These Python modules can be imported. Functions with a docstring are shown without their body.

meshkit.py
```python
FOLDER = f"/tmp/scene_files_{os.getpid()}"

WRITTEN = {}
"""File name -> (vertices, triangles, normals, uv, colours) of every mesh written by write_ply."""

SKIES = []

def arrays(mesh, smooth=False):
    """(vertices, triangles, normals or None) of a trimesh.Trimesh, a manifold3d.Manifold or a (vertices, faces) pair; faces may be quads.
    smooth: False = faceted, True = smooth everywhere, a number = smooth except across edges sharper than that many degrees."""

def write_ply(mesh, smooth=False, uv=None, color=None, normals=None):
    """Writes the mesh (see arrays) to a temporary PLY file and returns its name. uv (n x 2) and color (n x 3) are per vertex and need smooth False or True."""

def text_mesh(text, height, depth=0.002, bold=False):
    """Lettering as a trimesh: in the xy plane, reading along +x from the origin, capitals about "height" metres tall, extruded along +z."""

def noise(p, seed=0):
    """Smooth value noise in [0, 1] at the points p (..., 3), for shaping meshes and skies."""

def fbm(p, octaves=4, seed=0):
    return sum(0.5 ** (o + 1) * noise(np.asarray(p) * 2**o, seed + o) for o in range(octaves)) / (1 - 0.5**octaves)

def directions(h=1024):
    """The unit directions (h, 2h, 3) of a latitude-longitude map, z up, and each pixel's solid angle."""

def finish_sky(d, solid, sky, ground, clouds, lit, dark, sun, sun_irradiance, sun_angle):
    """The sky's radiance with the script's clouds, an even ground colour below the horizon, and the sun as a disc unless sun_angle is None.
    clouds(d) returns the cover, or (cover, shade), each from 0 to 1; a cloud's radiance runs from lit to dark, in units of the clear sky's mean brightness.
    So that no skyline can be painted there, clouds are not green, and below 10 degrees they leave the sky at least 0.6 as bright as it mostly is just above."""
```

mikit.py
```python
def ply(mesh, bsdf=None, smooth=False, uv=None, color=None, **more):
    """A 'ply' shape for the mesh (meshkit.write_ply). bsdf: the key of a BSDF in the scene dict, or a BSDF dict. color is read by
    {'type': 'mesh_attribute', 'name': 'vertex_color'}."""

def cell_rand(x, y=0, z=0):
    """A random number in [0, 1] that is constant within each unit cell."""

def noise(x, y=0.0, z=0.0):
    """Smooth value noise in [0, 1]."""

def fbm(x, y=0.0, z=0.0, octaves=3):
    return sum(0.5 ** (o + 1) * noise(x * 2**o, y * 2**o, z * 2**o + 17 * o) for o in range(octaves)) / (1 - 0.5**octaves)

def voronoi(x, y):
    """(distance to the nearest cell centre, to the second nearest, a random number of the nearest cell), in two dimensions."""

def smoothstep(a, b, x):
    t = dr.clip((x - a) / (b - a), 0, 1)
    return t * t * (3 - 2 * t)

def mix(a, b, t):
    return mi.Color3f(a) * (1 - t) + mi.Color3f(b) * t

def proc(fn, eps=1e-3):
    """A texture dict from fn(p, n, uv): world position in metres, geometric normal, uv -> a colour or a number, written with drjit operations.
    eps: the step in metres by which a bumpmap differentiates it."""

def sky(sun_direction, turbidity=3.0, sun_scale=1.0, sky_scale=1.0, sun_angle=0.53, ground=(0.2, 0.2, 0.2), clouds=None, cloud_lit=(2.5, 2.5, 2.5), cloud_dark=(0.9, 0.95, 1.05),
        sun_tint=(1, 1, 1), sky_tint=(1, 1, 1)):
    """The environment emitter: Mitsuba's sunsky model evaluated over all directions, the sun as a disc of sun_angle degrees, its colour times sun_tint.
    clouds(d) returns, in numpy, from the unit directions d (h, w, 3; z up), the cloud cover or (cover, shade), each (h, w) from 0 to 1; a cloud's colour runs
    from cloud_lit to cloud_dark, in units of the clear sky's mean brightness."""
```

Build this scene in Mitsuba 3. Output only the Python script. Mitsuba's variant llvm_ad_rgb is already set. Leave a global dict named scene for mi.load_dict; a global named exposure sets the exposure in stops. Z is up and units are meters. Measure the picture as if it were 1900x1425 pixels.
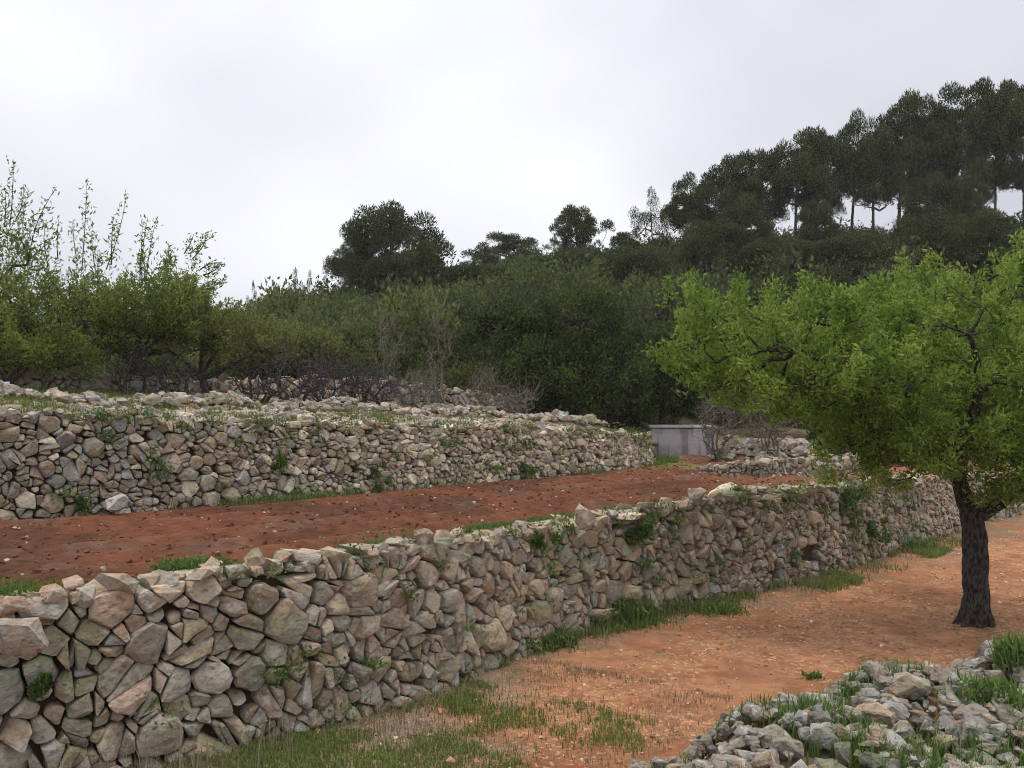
import math
import numpy as np, trimesh, drjit as dr, mitsuba as mi, mikit, meshkit
from scipy.interpolate import RBFInterpolator, CubicSpline
from scipy.spatial import cKDTree, ConvexHull
from mikit import proc, fbm, noise, smoothstep, mix, voronoi

T = mi.ScalarTransform4f
scene, labels = {}, {}
CAMZ, F, HY = 2.65, 1714.0, 745.0          # eye height, focal length and horizon row in photograph pixels

# ------------------------------------------------------------------ camera, sky, exposure
scene['camera'] = dict(type='perspective', fov=57.99, fov_axis='x', near_clip=0.1, far_clip=3000.0,
                       to_world=T().look_at(origin=[0, 0, CAMZ], target=[0, 10, CAMZ + 10 * 32.5 / F], up=[0, 0, 1]))


def overcast(d):
    el = np.clip(d[..., 2], 0, 1)
    big = meshkit.fbm(np.stack([d[..., 0] * 2.1 + 3.1, d[..., 1] * 2.1, el * 3.2], -1), 4, 5)
    az = np.arctan2(d[..., 0], d[..., 1])
    glow = np.exp(-((az + 0.02) / 0.33) ** 2) * np.exp(-((el - 0.2) / 0.5) ** 2)      # thinner cloud in front of the sun
    shade = 0.87 - 0.5 * el + 1.0 * (big - 0.5) - 0.36 * glow
    return np.ones_like(el), np.clip(shade, 0, 1)


scene['sky'] = mikit.sky([-0.10, -0.06, 0.99], turbidity=5, sun_scale=0.30, sun_angle=22, clouds=overcast,
                         cloud_lit=(2.68, 2.7, 2.8), cloud_dark=(1.12, 1.17, 1.34), ground=(0.16, 0.13, 0.09))
exposure = 1.84

# ------------------------------------------------------------------ helpers


def P(px, py, Y):
    return np.array([(px - 950) / F * Y, Y, CAMZ - (py - HY) / F * Y])


def numbered(name, among):
    if name not in among:
        return name
    k = 1
    while f'{name}_{k:03d}' in among:
        k += 1
    return f'{name}_{k:03d}'


_counters = {}


def fresh(name):
    n = _counters.get(name, 0)
    _counters[name] = n + 1
    return name if n == 0 else f'{name}_{n:03d}'


def thing(name, label, cat, group=None):
    key = fresh(name)
    labels[key] = {'label': label, 'category': cat}
    if group:
        labels[key]['group'] = group
    return key


def part(holder, name, shape, label=None, kind=None):
    key = fresh(holder + '__' + name)
    scene[key] = shape
    if label or kind:
        labels[key] = {}
        if label:
            labels[key]['label'] = label
        if kind:
            labels[key]['kind'] = kind
    return key


def single(name, shape, label, cat, kind=None, group=None):
    key = fresh(name)
    scene[key] = shape
    labels[key] = {'label': label, 'category': cat}
    if kind:
        labels[key]['kind'] = kind
    if group:
        labels[key]['group'] = group
    return key


class Line:
    """a smooth line over the ground with heights along it"""
    def __init__(self, pts, **along):
        p = np.array(pts, float)
        s = np.concatenate([[0], np.cumsum(np.hypot(*np.diff(p[:, :2], axis=0).T))])
        self.f, self.L = CubicSpline(s, p[:, :2]), s[-1]
        self.k = s
        self.along = along

    def xy(self, s):
        return self.f(s)

    def get(self, name, s):
        return np.interp(s, self.k, self.along[name])

    def normal(self, s):                       # to the right-hand / camera side
        t = self.f(s, 1)
        t = t / np.linalg.norm(t, axis=-1, keepdims=True)
        return np.stack([t[..., 1], -t[..., 0]], -1)


def const_uv(n, a, b):
    return np.tile([[a, b]], (n, 1))


def join(parts):
    """[(v, f, uv)] -> one"""
    at, V, Fc, U = 0, [], [], []
    for v, f, u in parts:
        V.append(v); Fc.append(np.asarray(f) + at); U.append(u)
        at += len(v)
    return np.vstack(V), np.vstack(Fc), np.vstack(U)


def shape(vfu, bsdf, smooth=False, **more):
    v, f, u = vfu
    return mikit.ply((v, f), bsdf, smooth=smooth, uv=u, **more)


# ------------------------------------------------------------------ materials


def stone_color(p, n, uv):
    t, b = uv[0], uv[1]
    c = mix([0.32, 0.285, 0.235], [0.37, 0.30, 0.215], smoothstep(0.25, 0.45, t))
    c = mix(c, [0.36, 0.26, 0.20], smoothstep(0.58, 0.70, t))
    c = mix(c, [0.325, 0.315, 0.295], smoothstep(0.80, 0.84, t))
    c = mix(c, [0.56, 0.49, 0.37], smoothstep(0.925, 0.935, t))
    c = c * (0.55 + 0.95 * b)
    o = t * 37.0
    f1 = fbm(p.x * 7 + o, p.y * 7, p.z * 7, 3)
    f2 = fbm(p.x * 60 + o, p.y * 60, p.z * 60, 3)
    c = c * (0.52 + 0.46 * f1 + 0.54 * f2)
    lich = smoothstep(0.52, 0.74, fbm(p.x * 16 + o, p.y * 16 + 5, p.z * 16, 3)) * 0.75
    c = mix(c, [0.44, 0.44, 0.39], lich)
    rust = smoothstep(0.6, 0.72, fbm(p.x * 5 + 11, p.y * 5 + o, p.z * 5, 2)) * 0.45
    c = mix(c, [0.30, 0.17, 0.10], rust)
    moss = smoothstep(0.53, 0.74, fbm(p.x * 2.3 + 31, p.y * 2.3, p.z * 2.3, 3)) * smoothstep(-0.4, 0.7, n.z) * 0.7
    c = mix(c, [0.13, 0.16, 0.06], moss)
    dark = smoothstep(0.5, 0.85, fbm(p.x * 30, p.y * 30 + o, p.z * 30, 3)) * 0.45
    return c * (1 - dark)


def stone_relief(p, n, uv):
    return fbm(p.x * 24, p.y * 24, p.z * 24, 3) + 0.35 * noise(p.x * 95, p.y * 95, p.z * 95)


scene['mat_stone'] = dict(type='twosided', bsdf=dict(type='bumpmap', arbitrary=proc(stone_relief, 3e-3), scale=0.022,
                          bsdf=dict(type='principled', base_color=proc(stone_color), roughness=0.92, specular=0.2)))


def orange_soil(p, n, uv):
    a = fbm(p.x * 0.9, p.y * 0.9, 0, 4)
    b = fbm(p.x * 9, p.y * 9, p.z * 4, 3)
    c = mix([0.255, 0.122, 0.066], [0.32, 0.160, 0.088], smoothstep(0.3, 0.7, a))
    c = mix(c, [0.22, 0.09, 0.045], smoothstep(0.5, 0.75, fbm(p.x * 2.2 + 9, p.y * 2.2, 0, 3)) * 0.6)
    c = c * (0.68 + 0.64 * b)
    speck = smoothstep(0.70, 0.82, noise(p.x * 34, p.y * 34, 1)) * smoothstep(0.4, 0.6, noise(p.x * 1.3, p.y * 1.3, 2))
    c = mix(c, [0.50, 0.33, 0.20], speck * 0.6)
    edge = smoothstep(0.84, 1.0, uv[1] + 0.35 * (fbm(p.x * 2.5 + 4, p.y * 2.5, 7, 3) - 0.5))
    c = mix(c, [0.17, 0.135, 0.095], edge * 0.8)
    grey = smoothstep(0.1, -0.9, p.x + 1.6 * (fbm(p.x * 1.7, p.y * 1.7, 5, 3) - 0.5)) * smoothstep(5.0, 6.2, p.y)
    c = mix(c, mix([0.19, 0.155, 0.12], [0.27, 0.20, 0.145], b), grey * 0.85)
    return c


def red_soil(p, n, uv):
    a = fbm(p.x * 0.8 + 3, p.y * 0.8, 0, 4)
    b = fbm(p.x * 8, p.y * 8, p.z * 4, 3)
    c = mix([0.095, 0.046, 0.029], [0.145, 0.060, 0.035], smoothstep(0.35, 0.65, a))
    c = mix(c, [0.13, 0.085, 0.065], smoothstep(0.55, 0.72, fbm(p.x * 1.7, p.y * 1.7 + 8, 0, 3)) * 0.55)
    c = c * (0.6 + 0.8 * b)
    c = mix(c, [0.27, 0.14, 0.08], smoothstep(3.0, 8.0, p.x - 0.0) * 0.75)
    g = smoothstep(0.50, 0.62, fbm(p.x * 1.2, p.y * 1.2 + 2, 3, 3)) * smoothstep(18.6, 20.5, p.y) * smoothstep(5.5, 4.3, p.x)
    return mix(c, [0.16, 0.17, 0.06], g * 0.7)


def scrub_soil(p, n, uv):
    b = fbm(p.x * 5, p.y * 5, p.z * 4, 3)
    a = fbm(p.x * 0.7, p.y * 0.7 + 5, 0, 3)
    c = mix([0.20, 0.16, 0.11], [0.27, 0.17, 0.11], smoothstep(0.4, 0.6, a))
    c = mix(c, [0.11, 0.14, 0.05], smoothstep(0.45, 0.6, fbm(p.x * 1.8, p.y * 1.8, 3, 3)) * 0.8)
    return c * (0.6 + 0.8 * b)


def forest_floor(p, n, uv):
    b = fbm(p.x * 3, p.y * 3, p.z * 3, 3)
    c = mix([0.075, 0.075, 0.04], [0.13, 0.10, 0.065], smoothstep(0.4, 0.65, fbm(p.x * 0.4, p.y * 0.4, 0, 3)))
    return c * (0.6 + 0.8 * b)


def soil_relief(p, n, uv):
    return fbm(p.x * 16, p.y * 16, p.z * 16, 4)


def soil(color, scale):
    return dict(type='twosided', bsdf=dict(type='bumpmap', arbitrary=proc(soil_relief, 3e-3), scale=scale,
                bsdf=dict(type='principled', base_color=proc(color), roughness=1.0, specular=0.1)))


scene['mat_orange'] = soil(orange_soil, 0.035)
scene['mat_red'] = soil(red_soil, 0.05)
scene['mat_scrubsoil'] = soil(scrub_soil, 0.05)
scene['mat_forest'] = soil(forest_floor, 0.06)


def clod_color(p, n, uv):
    c = mix([0.125, 0.056, 0.036], [0.22, 0.095, 0.056], uv[0])
    c = mix(c, [0.50, 0.42, 0.32], smoothstep(0.90, 0.92, uv[1]))
    return c * (0.7 + 0.6 * fbm(p.x * 30, p.y * 30, p.z * 30, 2))


def pebble_color(p, n, uv):
    c = mix([0.44, 0.20, 0.10], [0.60, 0.44, 0.30], uv[0])
    c = mix(c, [0.70, 0.60, 0.47], smoothstep(0.82, 0.84, uv[1]))
    return c * (0.7 + 0.6 * fbm(p.x * 40, p.y * 40, p.z * 40, 2))


scene['mat_clod'] = dict(type='twosided', bsdf=dict(type='diffuse', reflectance=proc(clod_color)))
scene['mat_pebble'] = dict(type='twosided', bsdf=dict(type='diffuse', reflectance=proc(pebble_color)))
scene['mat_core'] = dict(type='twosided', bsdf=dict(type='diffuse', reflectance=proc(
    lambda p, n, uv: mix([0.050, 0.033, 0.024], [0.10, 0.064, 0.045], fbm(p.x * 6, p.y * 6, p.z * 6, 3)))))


def leaf_mat(key, lo, hi, trans=0.8, rough=0.55):
    def col(p, n, uv):
        c = mix(lo, hi, uv[0])
        return c * (0.75 + 0.5 * uv[1])
    scene[key] = dict(type='principledthin', base_color=proc(col), roughness=rough, diff_trans=trans, eta=1.35)


leaf_mat('leaf_almond', (0.15, 0.26, 0.045), (0.36, 0.46, 0.11), 1.1, 0.6)
leaf_mat('leaf_leftalmond', (0.13, 0.185, 0.045), (0.30, 0.355, 0.095), 1.0)
leaf_mat('leaf_olive', (0.13, 0.155, 0.05), (0.26, 0.29, 0.095), 0.9)
leaf_mat('leaf_dark', (0.036, 0.062, 0.022), (0.125, 0.17, 0.05), 0.7)
leaf_mat('leaf_pine', (0.052, 0.068, 0.034), (0.13, 0.155, 0.07), 0.7, 0.7)
leaf_mat('leaf_scrub', (0.075, 0.10, 0.04), (0.18, 0.215, 0.08), 0.9, 0.7)
leaf_mat('leaf_scrub_light', (0.10, 0.125, 0.045), (0.22, 0.25, 0.09), 0.8)
leaf_mat('leaf_grass', (0.085, 0.15, 0.025), (0.20, 0.25, 0.07), 0.8)
leaf_mat('leaf_turf', (0.16, 0.18, 0.07), (0.24, 0.33, 0.09), 0.8)
leaf_mat('leaf_weed', (0.09, 0.16, 0.045), (0.19, 0.28, 0.085), 0.7)
leaf_mat('leaf_dry', (0.24, 0.21, 0.13), (0.42, 0.38, 0.26), 0.5)


def bark(lo, hi):
    return dict(type='twosided', bsdf=dict(type='bumpmap', arbitrary=proc(lambda p, n, uv: fbm(p.x * 30, p.y * 30, p.z * 9, 3), 3e-3), scale=0.035,
                bsdf=dict(type='principled', roughness=0.95, specular=0.15, base_color=proc(
                    lambda p, n, uv: mix(lo, hi, smoothstep(0.3, 0.7, fbm(p.x * 52, p.y * 52, p.z * 17, 4)))))))


scene['bark_almond'] = bark((0.018, 0.016, 0.016), (0.078, 0.070, 0.064))
scene['bark_pine'] = bark((0.06, 0.05, 0.045), (0.17, 0.14, 0.12))
scene['bark_grey'] = bark((0.10, 0.088, 0.075), (0.22, 0.195, 0.17))
scene['bark_dark'] = bark((0.035, 0.03, 0.032), (0.10, 0.085, 0.085))


def concrete(p, n, uv):
    c = mix([0.42, 0.41, 0.425], [0.31, 0.30, 0.30], smoothstep(0.4, 0.65, fbm(p.x * 3, p.y * 3, p.z * 3, 4)))
    drip = smoothstep(0.55, 0.7, noise(p.x * 14, p.y * 14, p.z * 0.8)) * 0.35
    return c * (1 - drip) * (0.85 + 0.3 * fbm(p.x * 30, p.y * 30, p.z * 30, 2))


scene['mat_concrete'] = dict(type='twosided', bsdf=dict(type='principled', base_color=proc(concrete), roughness=0.9, specular=0.25))

# ------------------------------------------------------------------ lines of the terraces
FLOOR = Line([(-30, -12), (-14, -4.5), (-3, 2.1), (0.6, 4.45), (2.0, 5.75), (3.6, 6.55), (9, 9.8), (20, 16), (34, 24)], z=[.9, .9, .9, .55, .55, .55, .5, .3, .3])
MID = Line([(-30, -10), (-14, -0.6), (-5.5, 5.0), (-3.3, 6.45), (-1.36, 7.85), (-0.38, 9.1), (0.62, 10.5), (3.14, 12.75), (7.4, 17.1), (10.5, 20.4), (15, 24.5)],
           base=[-.05] * 9 + [0.05, .1], top=[1.1, 1.1, 1.12, 1.27, 1.36, 1.30, 1.25, 1.36, 1.22, 1.0, .8], tz=[1.0, 1.0, 1.0, 1.13, 1.2, 1.17, 1.14, 1.2, 1.12, .95, .8])
UP = Line([(-34, -6), (-18, 3.4), (-8.5, 9.8), (-6.26, 11.4), (-4.2, 13.1), (-2.2, 15.0), (0.5, 17.8), (3.1, 21.0), (4.0, 24.4), (5.8, 27.2), (14, 28.2)],
          base=[1.2] * 8 + [1.2, 1.2, 1.2], top=[2.55, 2.55, 2.55, 2.52, 2.38, 2.28, 2.13, 1.9, 1.6, 1.3, 1.25])
LOW = Line([(-40, -2), (-22, 5.5), (-10.5, 12.6), (-8.3, 15), (-5.8, 17.6), (-3.2, 21.6), (0.45, 25.5), (3.0, 27.6), (6, 28.2), (10, 28.6), (16, 29.5)],
           base=[2.9, 2.9, 2.86, 2.82, 2.72, 2.62, 2.3, 2.05, 1.6, 1.3, 1.3], top=[3.2, 3.2, 3.2, 3.14, 3.06, 3.15, 2.70, 2.3, 1.7, 1.4, 1.4])


class Strip:
    """a sheet of ground lofted between two lines, with its own unevenness"""
    def __init__(self, a, b, za, zb, nu, nv, amp, fa=0.6, seed=0, furrow=0.0, sa=(0, 1), sb=(0, 1), grade=0.0, bias=1.0):
        self.amp, self.seed, self.furrow = amp, seed, furrow
        u = np.linspace(0, 1, nu)
        sA, sB = (np.interp(np.linspace(0, 1, 400), [0, 1], [r[0] * l.L, r[1] * l.L]) for l, r in ((a, sa), (b, sb)))
        A, B = a.xy(np.interp(u, np.linspace(0, 1, 400), sA)), b.xy(np.interp(u, np.linspace(0, 1, 400), sB))
        ZA = np.interp(u, np.linspace(0, 1, 400), za(sA)); ZB = np.interp(u, np.linspace(0, 1, 400), zb(sB))
        v = np.linspace(0, 1, nv) ** bias
        xy = A[:, None] * (1 - v[None, :, None]) + B[:, None] * v[None, :, None]
        z = ZA[:, None] * (1 - v[None]) + ZB[:, None] * v[None]
        p = np.dstack([xy, z])
        q = p.copy(); q[..., 2] = seed
        w = np.sin(np.clip(v, 0, 1) * np.pi) ** 0.3
        p[..., 2] += amp * (meshkit.fbm(q * fa, 4, seed) - 0.5) * 2 * w[None]
        p[..., 2] += amp * 0.5 * (meshkit.fbm(q * 5.0, 3, seed + 7) - 0.5) * w[None]
        if furrow:
            cross = v[None] * np.linalg.norm(B - A, axis=1)[:, None]
            p[..., 2] += furrow * np.sin(cross * 2 * np.pi / 0.75 + 2.5 * meshkit.fbm(q * 0.35, 3, seed + 3)) * w[None]
        self.p, self.n = p, (nu, nv)
        i, j = np.meshgrid(np.arange(nu - 1), np.arange(nv - 1), indexing='ij')
        k = (i * nv + j).ravel()
        self.f = np.vstack([np.stack([k, k + nv, k + nv + 1], 1), np.stack([k, k + nv + 1, k + 1], 1)])
        self.uv = np.dstack(np.meshgrid(u, v, indexing='ij')).reshape(-1, 2)
        self.tree = cKDTree(p[..., :2].reshape(-1, 2))

    def z(self, xy):
        d, i = self.tree.query(np.atleast_2d(xy), k=3)
        w = 1 / (d + 1e-4)
        return (self.p.reshape(-1, 3)[i, 2] * w).sum(1) / w.sum(1)

    def shape(self, bsdf):
        return mikit.ply((self.p.reshape(-1, 3), self.f), bsdf, smooth=True, uv=self.uv)


def shifted(line, off):
    """the same line moved off metres to its back side"""
    c = object.__new__(Line)
    c.L, c.k, c.along = line.L, line.k, line.along
    c.xy = lambda s, l=line: l.xy(s) - l.normal(s) * off
    return c


lower = Strip(FLOOR, shifted(MID, 0.25), lambda s: s * 0, lambda s: s * 0 + 0.0, 900, 110, 0.07, 0.5, 1)
lower.p[..., 2] = np.where(lower.p[..., 1] > 99, 0, lower.p[..., 2])
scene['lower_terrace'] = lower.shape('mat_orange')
labels['lower_terrace'] = dict(label='orange stony soil of the lower terrace below the middle wall', category='soil', kind='structure')
red = Strip(shifted(MID, 0.22), shifted(UP, 0.2), lambda s: MID.get('tz', s), lambda s: s * 0 + 1.2, 700, 120, 0.05, 0.6, 2, furrow=0.045)
scene['red_terrace'] = red.shape('mat_red')
labels['red_terrace'] = dict(label='ploughed dark red soil strip between the two main stone walls', category='soil', kind='structure')
upper = Strip(shifted(UP, 0.22), shifted(LOW, 0.2), lambda s: UP.get('top', s) - 0.06, lambda s: LOW.get('base', s) + 0.03, 400, 60, 0.07, 0.9, 3)
scene['upper_terrace'] = upper.shape('mat_scrubsoil')
labels['upper_terrace'] = dict(label='grassy rubble strewn ground above the upper stone wall', category='ground', kind='structure')
BACK = Line([(-30, -60), (-14, -60), (0, -60), (20, -60), (60, -60)], z=[1] * 5)
near = Strip(BACK, shifted(FLOOR, -0.1), lambda s: s * 0 + 1.0, lambda s: FLOOR.get('z', s), 200, 90, 0.04, 0.7, 4, bias=0.35)
scene['camera_terrace'] = near.shape('mat_scrubsoil')
labels['camera_terrace'] = dict(label='ground of the nearest terrace in front of the rubble wall', category='ground', kind='structure')

# hillside: one sheet out to the horizon
ctrl = np.array([(-60, 10, 4), (-30, 12, 3.4), (-30, 30, 3.6), (-8.3, 15.5, 2.95), (-5.6, 18.2, 2.9), (-3.2, 22.4, 3.0), (.45, 26, 2.55), (3, 28, 2.2), (6, 28.5, 1.7), (10, 29, 1.5), (16, 30, 1.6),
                 (30, 34, 2.6), (-28.8, 52, 4.6), (-16, 52, 5.2), (-10, 52, 6.6), (-3, 52, 8.6), (1.5, 52, 9.3), (9.1, 52, 10.2), (19.7, 52, 11.0), (28.8, 52, 11.8), (45, 52, 13),
                 (-12, 38, 3.9), (1.5, 38, 5.2), (12, 40, 6.0), (24, 40, 7.2), (40, 42, 9),
                 (-30, 80, 3), (0, 80, 4.5), (25, 80, 6), (50, 80, 7), (-40, 130, 0), (0, 130, 0), (50, 130, 1), (90, 60, 14), (-80, 50, 3)], float)
rbf = RBFInterpolator(ctrl[:, :2], ctrl[:, 2], kernel='linear', smoothing=0.05)
LX = np.array([-400, -60, -22, -10.5, -8.3, -5.8, -3.2, .45, 3, 6, 10, 16, 30, 60, 400.])
LY = np.array([-200, -12, 5.5, 12.6, 15, 17.6, 21.6, 25.5, 27.6, 28.2, 28.6, 29.5, 33, 42, 120.])


def hill(xy):
    xy = np.atleast_2d(np.asarray(xy, float))
    c = np.clip(xy, [-90, -10], [90, 130])
    z = rbf(c)
    far = np.linalg.norm(xy - c, axis=1)
    z = z * np.exp(-far / 60) + 0.0
    q = np.column_stack([xy, np.zeros(len(xy))])
    z = z + 0.5 * (meshkit.fbm(q * 0.22, 4, 9) - 0.5)
    d = xy[:, 1] - np.interp(xy[:, 0], LX, LY) - 0.1
    return np.where(d < 0, np.maximum(z + d * 6, -1.6), z)


gx = np.concatenate([[-1500, -700, -350, -200, -140, -110], np.arange(-90, 91, 1.0), [110, 140, 200, 350, 700, 1500]])
gy = np.concatenate([[-1500, -600, -250, -120, -60, -30, -15], np.arange(-8, 66, 0.6), np.arange(66, 131, 4.0), [150, 200, 350, 700, 1500]])
X, Y = np.meshgrid(gx, gy, indexing='ij')
Z = hill(np.column_stack([X.ravel(), Y.ravel()]))
k = (np.arange(len(gx) - 1)[:, None] * len(gy) + np.arange(len(gy) - 1)[None]).ravel()
ng = len(gy)
hf = np.vstack([np.stack([k, k + ng, k + ng + 1], 1), np.stack([k, k + ng + 1, k + 1], 1)])
scene['hillside'] = mikit.ply((np.column_stack([X.ravel(), Y.ravel(), Z]), hf), 'mat_forest', smooth=True)
labels['hillside'] = dict(label='wooded hillside rising behind the terraces', category='hillside', kind='structure')

# ------------------------------------------------------------------ dry stone walls


def clip_poly(poly, n, c):
    """keep n.x <= c"""
    d = poly @ n - c
    out = []
    for a in range(len(poly)):
        b = (a + 1) % len(poly)
        if d[a] <= 0:
            out.append(poly[a])
        if d[a] * d[b] < 0:
            out.append(poly[a] + (poly[b] - poly[a]) * d[a] / (d[a] - d[b]))
    return np.array(out)


def hull(pts):
    try:
        h = ConvexHull(pts)
    except Exception:
        h = ConvexHull(pts, qhull_options='QJ')
    used = np.unique(h.simplices)
    m = np.full(len(pts), -1); m[used] = np.arange(len(used))
    v, f = pts[used], m[h.simplices]
    nrm = np.cross(v[f[:, 1]] - v[f[:, 0]], v[f[:, 2]] - v[f[:, 0]])
    flip = (nrm * h.equations[:, :3]).sum(1) < 0
    f[flip] = f[flip][:, ::-1]
    return v, f


def roughen(v, f, times, amp, seed):
    for _ in range(times):
        v, f = trimesh.remesh.subdivide(v, f)
    c = v.mean(0)
    size = np.linalg.norm(v - c, axis=1).max()
    d = (v - c) / (np.linalg.norm(v - c, axis=1, keepdims=True) + 1e-9)
    v = v + d * (amp * size * 2 * (meshkit.fbm(v / size * 2.2, 3, seed) - 0.5))[:, None]
    return v, f


def rock(rng, size, flat=0.6, pts=12, times=0):
    """a loose angular stone about size across, centred on the origin"""
    d = rng.normal(size=(pts, 3))
    d /= np.linalg.norm(d, axis=1, keepdims=True)
    d = np.sign(d) * np.abs(d) ** 0.75
    v, f = hull(d * np.array([1, rng.uniform(.6, .9), flat * rng.uniform(.7, 1.2)]) * size / 2 * rng.uniform(0.85, 1.1, (pts, 1)))
    if times:
        v, f = roughen(v, f, times, 0.10, int(rng.integers(1e6)))
    a, b, c = rng.uniform(0, 2 * np.pi), rng.normal(0, .22), rng.normal(0, .22)
    R = trimesh.transformations.euler_matrix(b, c, a)[:3, :3]
    return v @ R.T, f


def seeds(rng, s0, s1, h0, h1, radius, mults):
    """variable-size dart throwing, big ones first"""
    S, Rr = np.zeros((0, 2)), np.zeros(0)
    for m, tries in mults:
        for _ in range(int(tries * (s1 - s0))):
            p = np.array([rng.uniform(s0, s1), rng.uniform(h0, h1)])
            r = radius(p[0], p[1]) * m * rng.uniform(0.85, 1.15)
            if len(S):
                e = S - p
                e[:, 1] *= 1.22
                if (np.hypot(e[:, 0], e[:, 1]) < 0.82 * (Rr + r)).any():
                    continue
            S = np.vstack([S, p]); Rr = np.append(Rr, r)
    return S, Rr


def split_cell(rng, poly, r, depth=0):
    """breaks a cell across into angular, sometimes wedge-shaped or slabby stones"""
    q = poly - poly.mean(0)
    area = abs(0.5 * np.sum(q[:, 0] * np.roll(q[:, 1], -1) - q[:, 1] * np.roll(q[:, 0], -1)))
    ra = math.sqrt(area / math.pi)
    if depth > 2 or ra < r or rng.random() > (.32 + .34 * (ra / r - 1)):
        return [poly]
    w, V = np.linalg.eigh(np.cov(q.T))
    a = math.atan2(V[1, 1], V[0, 1]) + rng.normal(math.pi / 2 if rng.random() < .6 else 0.0, .35)
    n = np.array([-math.sin(a), math.cos(a)])
    o = n @ poly.mean(0) + rng.uniform(-.3, .3) * ra
    A, B = clip_poly(poly, n, o), clip_poly(poly, -n, -o)
    if len(A) < 3 or len(B) < 3:
        return [poly]
    return split_cell(rng, A, r, depth + 1) + split_cell(rng, B, r, depth + 1)


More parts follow.
